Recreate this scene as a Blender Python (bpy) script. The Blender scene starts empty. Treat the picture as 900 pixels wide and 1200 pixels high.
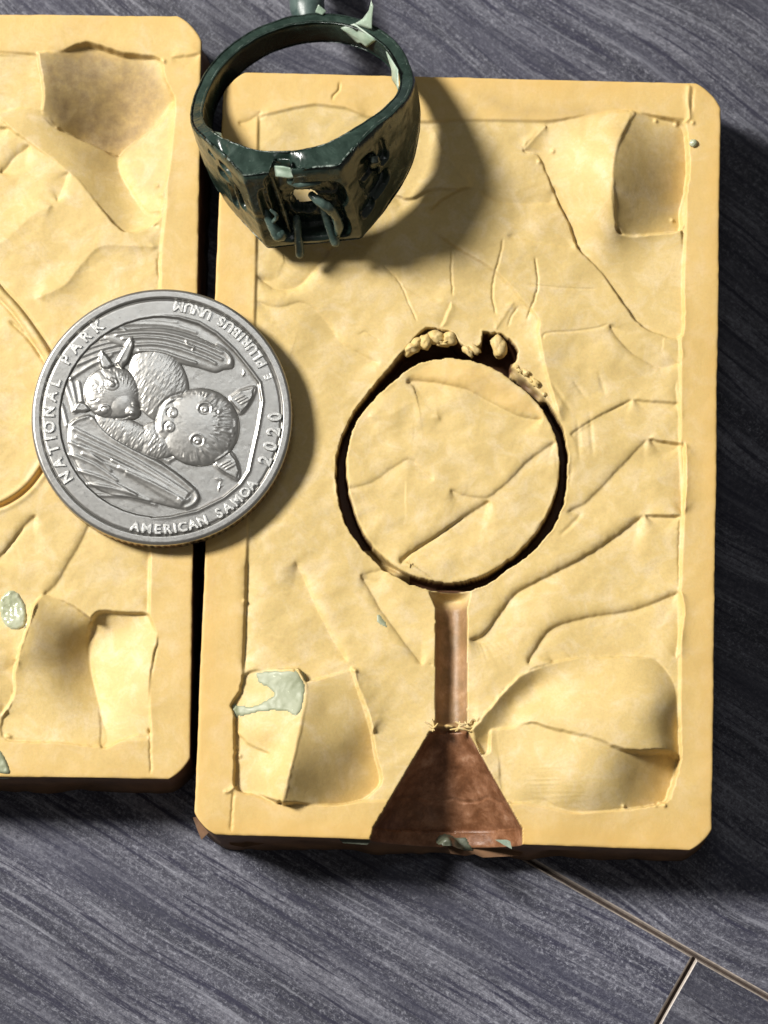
import bpy, bmesh, math, random
import numpy as np
from mathutils import Vector, Matrix
random.seed(7); rng = np.random.default_rng(11)
C = bpy.context.scene
col = C.collection
# ------------------------------------------------------------------ camera, world, light (1 unit = 1 cm)
S = 0.00796                      # cm per photo pixel at the top plane of the moulds
TILT = math.radians(10); DIST = 32.0; F = DIST / S
cam = bpy.data.objects.new('camera', bpy.data.cameras.new('camera')); col.objects.link(cam)
cam.location = (0, -DIST*math.sin(TILT), DIST*math.cos(TILT)); cam.rotation_euler = (TILT, 0, 0)
cam.data.sensor_fit = 'VERTICAL'; cam.data.sensor_height = 24; cam.data.lens = 24*F/1200
cam.data.clip_start = 0.5; cam.data.clip_end = 500
C.camera = cam
cam.data.dof.use_dof = True; cam.data.dof.focus_distance = DIST-.1; cam.data.dof.aperture_fstop = .26
w = bpy.data.worlds.new('World'); C.world = w; w.use_nodes = True
bg = w.node_tree.nodes['Background']; bg.inputs[0].default_value = (0.98, 0.95, 0.90, 1); bg.inputs[1].default_value = 0.115
def area(name, direction, dist, size, watts, colour):
    l = bpy.data.lights.new(name, 'AREA'); l.shape = 'DISK'; l.size = size; l.energy = watts; l.color = colour
    o = bpy.data.objects.new(name, l); col.objects.link(o)
    d = Vector(direction).normalized(); o.location = d*dist
    o.rotation_euler = (-d).to_track_quat('-Z', 'Y').to_euler(); return o
area('window_light', (-0.65, 0.32, 0.67), 80, 17, 132000, (1.0, 0.965, 0.91))
area('sheen_fill', (-0.06, 0.36, 1.0), 90, 22, 4600, (0.93, 0.97, 1.0))  # unseen overhead fill, added for sheen on the coin and planks
C.view_settings.view_transform = 'Standard'; C.view_settings.look = 'None'
C.view_settings.exposure = 0.0; C.view_settings.gamma = 1.0

# ------------------------------------------------------------------ helpers
cT, sT = math.cos(TILT), math.sin(TILT)
def P(px, py, z=0.0):
    """point of the place at height z (cm) met by the sight line measured in the photograph"""
    px = np.asarray(px, float); py = np.asarray(py, float)
    dx = (px-450)/F; dy = -(py-600)/F
    wy = cT*dy + sT; wz = sT*dy - cT
    t = (z - DIST*cT)/wz
    return np.stack([dx*t, -DIST*sT + wy*t, z + 0*px], -1)
def lattice(x, y, seed=0):
    xi = np.floor(x).astype(np.int64); yi = np.floor(y).astype(np.int64)
    fx = x-xi; fy = y-yi; fx = fx*fx*(3-2*fx); fy = fy*fy*(3-2*fy)
    def h(a, b):
        n = (a*374761393 + b*668265263 + seed*982451653) & 0x7fffffff
        n = ((n ^ (n >> 13))*1274126177) & 0x7fffffff
        return ((n ^ (n >> 16)) & 0xffff)/65535.0
    return ((h(xi, yi)*(1-fx)+h(xi+1, yi)*fx)*(1-fy) + (h(xi, yi+1)*(1-fx)+h(xi+1, yi+1)*fx)*fy)*2-1
def fbm(x, y, seed=0, oct=3):
    r = 0; a = 1; t = 0
    for k in range(oct):
        r = r + a*lattice(x*2**k+17.3*k, y*2**k-9.1*k, seed+k); t += a; a *= .5
    return r/t
def sstep(x): x = np.clip(x, 0, 1); return x*x*(3-2*x)
def smooth_line(pts, n=6):
    """Catmull-Rom through traced points"""
    p = np.array(pts, float)
    if len(p) < 3: return p
    q = np.vstack([2*p[0]-p[1], p, 2*p[-1]-p[-2]]); out = []
    for i in range(1, len(q)-2):
        for k in range(n):
            t = k/n
            out.append(.5*((2*q[i])+(-q[i-1]+q[i+1])*t+(2*q[i-1]-5*q[i]+4*q[i+1]-q[i+2])*t*t+(-q[i-1]+3*q[i]-3*q[i+1]+q[i+2])*t**3))
    out.append(q[-2]); return np.array(out)
def line_dist(X, Y, pts):
    """unsigned distance, signed side (+ = right hand when travelling, y down), length along, total"""
    best = np.full(X.shape, 1e9); sd = np.zeros(X.shape); al = np.zeros(X.shape); L = 0
    for a, b in zip(pts[:-1], pts[1:]):
        d = b-a; l = math.hypot(*d)
        if l < 1e-6: continue
        d = d/l; rx = X-a[0]; ry = Y-a[1]
        t = np.clip(rx*d[0]+ry*d[1], 0, l)
        dd = np.hypot(rx-t*d[0], ry-t*d[1]); m = dd < best
        best[m] = dd[m]; sd[m] = (rx*(-d[1])+ry*d[0])[m]; al[m] = (L+t)[m]; L += l
    return best, np.where(sd >= 0, 1, -1)*best, al, L
def inside_dist(X, Y, pts):
    """signed distance to a closed outline, + inside"""
    p = np.asarray(pts, float); q = np.vstack([p, p[:1]])
    ins = np.zeros(X.shape, bool)
    for a, b in zip(q[:-1], q[1:]):
        c = (a[1] > Y) != (b[1] > Y)
        with np.errstate(divide='ignore', invalid='ignore'):
            ins ^= c & (X < (b[0]-a[0])*(Y-a[1])/(b[1]-a[1]+1e-12)+a[0])
    d = line_dist(X, Y, q)[0]
    return np.where(ins, d, -d)
class Field:
    """a height field in photo pixels over the traced plane"""
    def __init__(s, X, Y): s.X = X.ravel(); s.Y = Y.ravel(); s.H = np.zeros(s.X.shape); s.W = np.zeros(s.X.shape); s.HH = np.zeros(s.X.shape)
    def near(s, pts, m):
        p = np.asarray(pts)
        return np.nonzero((s.X > p[:, 0].min()-m) & (s.X < p[:, 0].max()+m) & (s.Y > p[:, 1].min()-m) & (s.Y < p[:, 1].max()+m))[0]
    def crease(s, pts, hl, wl, hr, wr, tap=18, soft=1.3, jag=0.5):
        wl = wl*1.8 if wl >= 14 else wl; wr = wr*1.8 if wr >= 14 else wr
        pts = smooth_line(pts); i = s.near(pts, 3.2*max(wl, wr))
        X = s.X[i]; Y = s.Y[i]
        X = X + jag*lattice(X/5, Y/5, 31); Y = Y + jag*lattice(X/5, Y/5, 37)
        d, sd, al, L = line_dist(X, Y, pts)
        tap = min(tap, L*.45)
        tp = tap*.6+1.3*d; t = sstep(al/tp)*sstep((L-al)/tp)
        soft = soft*1.5; side = sstep(sd/soft*.5+.5)
        s.H[i] += 1.08*t*((1-side)*hl*np.exp(-d/wl)*np.clip(1-d/(3.2*wl), 0, 1) + side*hr*np.exp(-d/wr)*np.clip(1-d/(3.2*wr), 0, 1))
    def cut(s, pts, dep, wid, tap=8):
        pts = smooth_line(pts); i = s.near(pts, 4*wid+3)
        d, sd, al, L = line_dist(s.X[i]+.6*lattice(s.X[i]/4, s.Y[i]/4, 5), s.Y[i], pts)
        tap = min(tap, L*.45)
        s.H[i] -= dep*np.exp(-(d/wid)**2)*sstep(al/tap+.05)*sstep((L-al)/tap+.05)
    def patch(s, poly, ctrl, soft=1.6, smooth=True, keep=0.0, jag=.7):
        poly = smooth_line(list(poly)+[poly[0]], 4)[:-1] if smooth else np.array(poly, float)
        i = s.near(poly, soft+3); X = s.X[i]; Y = s.Y[i]
        d = inside_dist(X+jag*lattice(X/6, Y/6, 41), Y+jag*lattice(X/6, Y/6, 43), poly)
        m = sstep((d+.9)/soft*.5+.5)
        c = np.array(ctrl, float); n = len(c); c[:, 2] *= 1.55
        def U(r2): return r2*np.log(r2+1e-9)
        K = U((c[:, None, 0]-c[None, :, 0])**2+(c[:, None, 1]-c[None, :, 1])**2)/1e4 + np.eye(n)*.02
        Pm = np.hstack([np.ones((n, 1)), c[:, :2]/100])
        A = np.zeros((n+3, n+3)); A[:n, :n] = K; A[:n, n:] = Pm; A[n:, :n] = Pm.T
        sol = np.linalg.solve(A, np.r_[c[:, 2], 0, 0, 0])
        h = sol[n]+sol[n+1]*X/100+sol[n+2]*Y/100
        for k in range(n): h = h + sol[k]*U((X-c[k, 0])**2+(Y-c[k, 1])**2)/1e4
        h = np.clip(h, c[:, 2].min()-3, c[:, 2].max()+3)
        s.W[i] += m; s.HH[i] += h*m
    def flush(s):
        s.H = s.H*(1-np.minimum(s.W, 1))+s.HH/np.maximum(s.W, 1); s.W[:] = 0; s.HH[:] = 0
    def mask(s, poly, soft=2, smooth=False):
        poly = smooth_line(list(poly)+[poly[0]], 5)[:-1] if smooth else np.array(poly, float)
        m = np.zeros(s.X.shape); i = s.near(poly, soft+2)
        m[i] = sstep(inside_dist(s.X[i], s.Y[i], poly)/soft*.5+.5); return m
def new_obj(name, me, parent=None, mats=()):
    o = bpy.data.objects.new(name, me); col.objects.link(o); o.parent = parent
    for m in mats: me.materials.append(m)
    return o
def mesh(name, verts, faces, smooth=True):
    me = bpy.data.meshes.new(name); verts = np.asarray(verts, np.float32)
    me.vertices.add(len(verts)); me.vertices.foreach_set('co', verts.ravel())
    if isinstance(faces, np.ndarray) and faces.ndim == 2:
        n, k = faces.shape; me.loops.add(n*k); me.polygons.add(n)
        me.loops.foreach_set('vertex_index', faces.astype(np.int32).ravel())
        me.polygons.foreach_set('loop_start', np.arange(0, n*k, k, dtype=np.int32))
        me.update(calc_edges=True); me.validate()
    else:
        me.clear_geometry(); me.from_pydata([tuple(map(float, v)) for v in verts], [], [tuple(int(i) for i in f) for f in faces])
    me.polygons.foreach_set('use_smooth', np.full(len(me.polygons), smooth)); me.update(); return me
def grid_faces(nr, nc, wrap=False):
    r = np.arange(nr-1)[:, None]; c = np.arange(nc if wrap else nc-1)[None, :]
    a = r*nc+c; b = r*nc+(c+1) % nc
    return np.stack([a+0*b, a+nc, b+nc, b], -1).reshape(-1, 4)
def paint(me, arrs):
    n = len(me.vertices); d = np.zeros((n, 4), np.float32)
    for k, a in enumerate(arrs): d[:len(a), k] = a; d[len(a):, k] = 0
    at = me.color_attributes.new('stain_shade', 'FLOAT_COLOR', 'POINT'); at.data.foreach_set('color', d.ravel())
def tube(pts, rad, n=10, caps=True, rough=0.0, seed=1):
    """swept tube with round ends; rad one number or one per traced point"""
    p0 = np.array(pts, float); rr = np.array(rad if hasattr(rad, '__len__') else [rad]*len(p0), float)
    q = np.vstack([2*p0[0]-p0[1], p0, 2*p0[-1]-p0[-2]]); rq = np.r_[rr[0], rr, rr[-1]]; p = []; r = []
    for i in range(1, len(q)-2):
        for k in range(5):
            t = k/5
            p.append(.5*((2*q[i])+(-q[i-1]+q[i+1])*t+(2*q[i-1]-5*q[i]+4*q[i+1]-q[i+2])*t*t+(-q[i-1]+3*q[i]-3*q[i+1]+q[i+2])*t**3)); r.append(rq[i]*(1-t)+rq[i+1]*t)
    p.append(q[-2]); r.append(rq[-2])
    d0 = p[0]-p[1]; d0 /= np.linalg.norm(d0); d1 = p[-1]-p[-2]; d1 /= np.linalg.norm(d1)
    P2 = []; R2 = []
    for a in (1.0, .8, .45): P2.append(p[0]+d0*r[0]*a); R2.append(r[0]*math.sqrt(max(0.002, 1-a*a)))
    P2 += p; R2 += r
    for a in (.45, .8, 1.0): P2.append(p[-1]+d1*r[-1]*a); R2.append(r[-1]*math.sqrt(max(0.002, 1-a*a)))
    P2 = np.array(P2); V = []; g = np.random.default_rng(seed)
    up = np.array([0.3, 0.2, 0.93])
    for i in range(len(P2)):
        t = P2[min(i+1, len(P2)-1)]-P2[max(i-1, 0)]; t /= np.linalg.norm(t)+1e-9
        a = np.cross(t, up); a /= np.linalg.norm(a)+1e-9; b = np.cross(t, a)
        for k in range(n):
            an = 2*math.pi*k/n; rad_ = R2[i]*(1+rough*g.uniform(-1, 1))
            V.append(P2[i]+rad_*(math.cos(an)*a+math.sin(an)*b))
    return np.array(V), grid_faces(len(P2), n, True)
def blob(c, r, seed, bump=.18, seg=18, rot=0):
    V = []; 
    for i in range(seg//2+1):
        th = math.pi*i/(seg//2)
        for k in range(seg):
            ph = 2*math.pi*k/seg; d = np.array([math.sin(th)*math.cos(ph), math.sin(th)*math.sin(ph), math.cos(th)])
            f = 1+bump*float(lattice(np.array(d[0]*2.1+seed+d[2]*1.3), np.array(d[1]*2.1+d[2]*1.7), seed))
            v = d*np.array(r)*f
            v = np.array([v[0]*math.cos(rot)-v[1]*math.sin(rot), v[0]*math.sin(rot)+v[1]*math.cos(rot), v[2]])
            V.append(np.array(c)+v)
    return np.array(V), grid_faces(seg//2+1, seg, True)

# ------------------------------------------------------------------ materials
class NT:
    def __init__(s, name):
        s.m = bpy.data.materials.new(name); s.m.use_nodes = True; s.t = s.m.node_tree
        s.b = s.t.nodes['Principled BSDF']; s.tc = s.n('ShaderNodeTexCoord')
    def n(s, k, **kw):
        x = s.t.nodes.new(k)
        for a, v in kw.items(): setattr(x, a, v)
        return x
    def l(s, a, b): s.t.links.new(a, b)
    def noise(s, scale, detail=4, rough=.5, vec=None, dist=0):
        x = s.n('ShaderNodeTexNoise'); x.inputs['Scale'].default_value = scale; x.inputs['Detail'].default_value = detail
        x.inputs['Roughness'].default_value = rough; x.inputs['Distortion'].default_value = dist
        s.l(vec or s.tc.outputs['Object'], x.inputs['Vector']); return x.outputs['Fac']
    def ramp(s, fac, stops):
        x = s.n('ShaderNodeValToRGB'); e = x.color_ramp.elements
        while len(e) < len(stops): e.new(.5)
        for k, (p, c) in enumerate(stops):
            e[k].position = p; e[k].color = (*c, 1) if hasattr(c, '__len__') else (c, c, c, 1)
        s.l(fac, x.inputs['Fac']); return x.outputs['Color']
    def mix(s, fac, a, b, mode='MIX'):
        x = s.n('ShaderNodeMix', data_type='RGBA', blend_type=mode)
        for v, i in ((fac, 0), (a, 6), (b, 7)):
            if isinstance(v, bpy.types.NodeSocket): s.l(v, x.inputs[i])
            elif i == 0: x.inputs[0].default_value = v
            else: x.inputs[i].default_value = (*v, 1)
        return x.outputs[2]
    def math(s, op, a, b=0.0, c=0.0):
        x = s.n('ShaderNodeMath', operation=op)
        for k, v in enumerate((a, b, c)):
            if isinstance(v, bpy.types.NodeSocket): s.l(v, x.inputs[k])
            else: x.inputs[k].default_value = v
        return x.outputs[0]
    def bump(s, h, strength, dist, prev=None):
        x = s.n('ShaderNodeBump'); x.inputs['Strength'].default_value = strength; x.inputs['Distance'].default_value = dist
        s.l(h, x.inputs['Height'])
        if prev: s.l(prev, x.inputs['Normal'])
        s.l(x.outputs[0], s.b.inputs['Normal']); return x.outputs[0]

def mat_rubber():
    k = NT('ochre_mould_rubber')
    at = k.n('ShaderNodeAttribute', attribute_name='stain_shade'); sp = k.n('ShaderNodeSeparateColor'); k.l(at.outputs['Color'], sp.inputs[0])
    big = k.noise(.55, 5, .55); mid = k.noise(4.5, 6, .65, dist=.6); fine = k.noise(38, 4, .7)
    base = k.mix(k.ramp(big, [(.3, 0), (.7, 1)]), (.555, .412, .168), (.61, .452, .182))
    base = k.mix(k.ramp(mid, [(.46, 0), (.70, .75)]), base, (.66, .53, .32))
    base = k.mix(k.ramp(mid, [(.26, .5), (.44, 0)]), base, (.50, .36, .15))
    base = k.mix(k.ramp(fine, [(.30, .30), (.55, 0)]), base, (.40, .29, .125))
    # ochre, dustier rim
    rimn = k.math('MULTIPLY', sp.outputs[2], k.ramp(k.noise(1.7, 4, .6), [(.2, .45), (.75, 1)]))
    base = k.mix(rimn, base, (.60, .385, .12))
    dirt_shade = k.math('MULTIPLY', sp.outputs[1], k.ramp(k.noise(9, 8, .7), [(.25, .25), (.70, .95)]))
    base = k.mix(dirt_shade, base, (.24, .165, .09))  # browns the dirty hollow, and paints shade on the pit faces
    sprn = k.noise(5, 8, .7, dist=.2)
    sprc = k.ramp(sprn, [(.25, (.075, .030, .013)), (.45, (.155, .066, .030)), (.58, (.26, .125, .066)), (.75, (.46, .28, .18))])
    base = k.mix(sp.outputs[0], base, sprc)
    base = k.mix(at.outputs['Alpha'], (.075, .032, .014), base)  # groove nearly black: its shade is painted over the brown
    k.l(base, k.b.inputs['Base Color'])
    k.l(k.mix(sp.outputs[0], k.ramp(mid, [(.2, .62), (.8, .50)]), (.30, .30, .30)), k.b.inputs['Roughness']); k.b.inputs['Specular IOR Level'].default_value = .32
    k.b.inputs['Subsurface Weight'].default_value = .06; k.b.inputs['Subsurface Radius'].default_value = (.06, .03, .012); k.b.inputs['Subsurface Scale'].default_value = 1.0
    b = k.bump(k.noise(2.2, 3, .5), .35, .05); b = k.bump(k.noise(40, 5, .7), .30, .005, b); k.bump(k.noise(120, 3, .8), .5, .003, b)
    return k.m
def mat_wax(name, dark, light, rough=.28, trans=0):
    k = NT(name); m = k.noise(4, 6, .65, dist=.8); f = k.noise(28, 5, .7)
    c = k.mix(k.ramp(m, [(.42, 0), (.75, 1)]), dark, light); c = k.mix(k.ramp(f, [(.64, 0), (.74, .75)]), c, (light[0]*2.2+.03, light[1]*2.2+.03, light[2]*2.2+.03))
    if name == 'dark_green_wax':
        ge = k.n('ShaderNodeNewGeometry'); wn = k.noise(9, 5, .7)
        wear = k.math('MULTIPLY', k.ramp(ge.outputs['Pointiness'], [(.53, 0), (.60, 1)]), k.ramp(wn, [(.48, 0), (.60, 1)]))
        c = k.mix(wear, c, (.30, .36, .32))
    k.l(c, k.b.inputs['Base Color']); k.l(k.ramp(m, [(.2, rough*.7), (.8, rough*1.7)]), k.b.inputs['Roughness'])
    k.b.inputs['Specular IOR Level'].default_value = .55
    if trans: k.b.inputs['Subsurface Weight'].default_value = .4; k.b.inputs['Subsurface Radius'].default_value = (.05, .06, .05); k.b.inputs['Subsurface Scale'].default_value = 1.0
    b = k.bump(k.noise(3, 3, .5), .35, .04); k.bump(f, .35, .005, b)
    return k.m
def mat_coin():
    k = NT('worn_nickel'); m = k.noise(3, 6, .65); f = k.noise(30, 5, .75)
    at = k.n('ShaderNodeAttribute', attribute_name='stain_shade'); sp = k.n('ShaderNodeSeparateColor'); k.l(at.outputs['Color'], sp.inputs[0])
    c = k.mix(k.ramp(m, [(.3, 0), (.7, 1)]), (.43, .42, .395), (.52, .51, .485))
    c = k.mix(k.ramp(f, [(.3, .35), (.5, 0)]), c, (.33, .32, .30))
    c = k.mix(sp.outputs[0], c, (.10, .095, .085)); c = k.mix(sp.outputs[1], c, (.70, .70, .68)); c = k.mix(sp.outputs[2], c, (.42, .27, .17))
    k.l(c, k.b.inputs['Base Color']); k.b.inputs['Metallic'].default_value = .92
    k.l(k.ramp(f, [(.25, .26), (.8, .38)]), k.b.inputs['Roughness'])
    b = k.bump(m, .06, .02); k.bump(f, .2, .003, b)
    return k.m
def mat_plank(name, ang, seedv, swirl=0.0):
    k = NT(name)
    mp = k.n('ShaderNodeMapping'); mp.inputs['Rotation'].default_value = (0, 0, ang); mp.inputs['Location'].default_value = (seedv, seedv*.7, 0)
    k.l(k.tc.outputs['Object'], mp.inputs['Vector'])
    v = mp.outputs['Vector']
    # slow bending of the grain
    w1 = k.n('ShaderNodeTexNoise'); w1.inputs['Scale'].default_value = .16; w1.inputs['Detail'].default_value = 2; k.l(v, w1.inputs['Vector'])
    sub = k.n('ShaderNodeVectorMath', operation='SUBTRACT'); k.l(w1.outputs['Color'], sub.inputs[0]); sub.inputs[1].default_value = (.5, .5, .5)
    sc = k.n('ShaderNodeVectorMath', operation='SCALE'); k.l(sub.outputs[0], sc.inputs[0]); sc.inputs['Scale'].default_value = .45+swirl
    ad = k.n('ShaderNodeVectorMath', operation='ADD'); k.l(v, ad.inputs[0]); k.l(sc.outputs[0], ad.inputs[1]); vb = ad.outputs[0]
    def stretched(sx, sy):
        q = k.n('ShaderNodeMapping'); q.inputs['Scale'].default_value = (sx, sy, 1); k.l(vb, q.inputs['Vector']); return q.outputs['Vector']
    g1 = k.noise(1, 5, .6, stretched(.35, 5.0), .2); g2 = k.noise(1, 6, .7, stretched(.75, 19), .1); g3 = k.noise(1, 4, .8, stretched(15, 30)); g4 = k.noise(30, 5, .95, vb)
    a = k.ramp(g1, [(.36, (.018, .019, .034)), (.50, (.055, .056, .078)), (.64, (.125, .126, .155))])
    a = k.mix(k.ramp(g2, [(.40, 1), (.47, 0)]), a, (.010, .010, .030))
    a = k.mix(k.ramp(g2, [(.54, 0), (.72, .7)]), a, (.16, .165, .195))
    a = k.mix(k.ramp(g3, [(.54, 0), (.74, .6)]), a, (.34, .345, .39))  # pale flecks along the grain: glints painted into the colour
    a = k.mix(k.ramp(g3, [(.32, .8), (.46, 0)]), a, (.012, .012, .024))
    a = k.mix(k.ramp(g4, [(.53, 0), (.66, .60)]), a, (.42, .43, .50))  # finer blue-white specks, also sheen painted into the colour
    k.l(k.ramp(g2, [(.3, .62), (.7, .40)]), k.b.inputs['Roughness']); k.b.inputs['Specular IOR Level'].default_value = .5
    a2 = k.ramp(g4, [(.36, .75), (.48, 0)]); a = k.mix(a2, a, (.010, .010, .024)); a = k.mix(k.ramp(g2, [(.36, .92), (.455, 0)]), a, (.012, .012, .032)); a = k.mix(k.ramp(g2, [(.56, 0), (.70, .55)]), a, (.26, .265, .31)); g5 = k.noise(1, 3, .5, stretched(.22, 3.2), .1); a = k.mix(k.ramp(g5, [(.38, .55), (.5, 0)]), a, (.022, .023, .045)); big = k.noise(.22, 3, .5, vb); k.l(k.mix(1.0, a, k.ramp(big, [(.35, .75), (.65, 1.35)]), 'MULTIPLY'), k.b.inputs['Base Color'])
    b = k.bump(g2, .6, .03); b = k.bump(g3, .5, .012, b); k.bump(g4, .6, .010, b)
    return k.m
def mat_plain(name, c, rough=.6, nscale=6, var=.35, metallic=0):
    k = NT(name); f = k.noise(nscale, 5, .65)
    k.l(k.mix(k.ramp(f, [(.3, 0), (.7, 1)]), tuple(x*(1-var) for x in c), tuple(min(1, x*(1+var)) for x in c)), k.b.inputs['Base Color'])
    k.b.inputs['Roughness'].default_value = rough; k.b.inputs['Metallic'].default_value = metallic; k.bump(f, .4, .01); return k.m
RUB = mat_rubber()
SIDE = mat_plain('shaded_side_rubber', (.15, .075, .032), .7, 3, .4)  # same rubber in darker brown, the shade of the sides painted in
WAX = mat_wax('dark_green_wax', (.012, .023, .018), (.031, .054, .043), .20)
WAXP = mat_wax('pale_green_wax', (.24, .33, .25), (.42, .50, .40), .30, 1)
RESID = mat_wax('dull_residue', (.06, .07, .045), (.13, .14, .10), .35)
SMEAR = mat_wax('grey_green_wax_film', (.25, .275, .17), (.33, .35, .24), .42)
BLOBW = mat_wax('clear_grey_wax', (.36, .38, .25), (.52, .54, .42), .15, 1)
COIN = mat_coin()
PLK = [mat_plank('dark_plank_a', math.radians(35), 3.1, 1.5), mat_plank('dark_plank_b', math.radians(29.5), 11.7, .3), mat_plank('dark_plank_c', math.radians(29.5), 27.0, .3)]
EDGE = mat_plain('scuffed_plank_edge', (.36, .31, .27), .45, 20, .3)
JOINT = mat_plain('joint_filler_brown', (.035, .022, .016), .8, 25, .5)

# ------------------------------------------------------------------ tabletop made of planks
TH = .85                                     # thickness of a mould half; the tabletop lies at z = -TH
zt = -TH
J0 = P(815, 1120, zt)[:2]; J1 = P(612, 1003.6, zt)[:2]; J2 = P(779, 1200, zt)[:2]
du = (J0-J1)/np.linalg.norm(J0-J1); dv = (J2-J0)/np.linalg.norm(J2-J0); dv = dv-du*np.dot(dv, du); dv /= np.linalg.norm(dv)
def plank(u0, u1, v0, v1, mat):
    """a board in joint coordinates with a scuffed chamfer along its edges"""
    ch = .024; dp = .05; bm = bmesh.new(); nu = 60; nv = 16
    def W(u, v, z): q = J0+du*u+dv*v; return (q[0], q[1], z)
    def ring(i, z): return [(a, b) for a, b in ((u0+i, v0+i), (u1-i, v0+i), (u1-i, v1-i), (u0+i, v1-i))], z
    rings = [ring(.004, zt-.35), ring(0, zt-dp), ring(ch*.55, zt-.006), ring(ch, zt)]
    vs = []
    n = 80
    for pts, z in rings:
        row = []
        for e in range(4):
            a = np.array(pts[e]); b = np.array(pts[(e+1) % 4])
            for k in range(n):
                q = a+(b-a)*k/n
                jt = .008*float(lattice(np.array(q[0]*4.), np.array(q[1]*4.+z*9), 3)) if z > zt-.04 else 0
                row.append(bm.verts.new(W(q[0]+jt, q[1]+jt, z)))
        vs.append(row)
    for i in range(3):
        for k in range(4*n):
            f = bm.faces.new((vs[i][k], vs[i][(k+1) % (4*n)], vs[i+1][(k+1) % (4*n)], vs[i+1][k])); f.material_index = 1 if i >= 1 else 2
    bm.faces.new(vs[3]); bm.faces.new(list(reversed(vs[0])))
    bmesh.ops.recalc_face_normals(bm, faces=bm.faces)
    me = bpy.data.meshes.new('plank'); bm.to_mesh(me); bm.free()
    return new_obj('plank', me, table, (mat, EDGE, JOINT))
bm = bmesh.new(); bmesh.ops.create_cube(bm, size=1)
for v in bm.verts: v.co = Vector((v.co.x*60, v.co.y*60, zt-.045-.4 + v.co.z*.8+.0))
me = bpy.data.meshes.new('tabletop'); bm.to_mesh(me); bm.free()
table = new_obj('tabletop', me, None, (JOINT,)); table['kind'] = 'structure'
G = .022
plank(-26, 26, -14, -G/2, PLK[0]); plank(-26, -G/2-.002, G/2, 12, PLK[1]); plank(G/2+.002, 26, G/2, 12, PLK[2])

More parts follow.
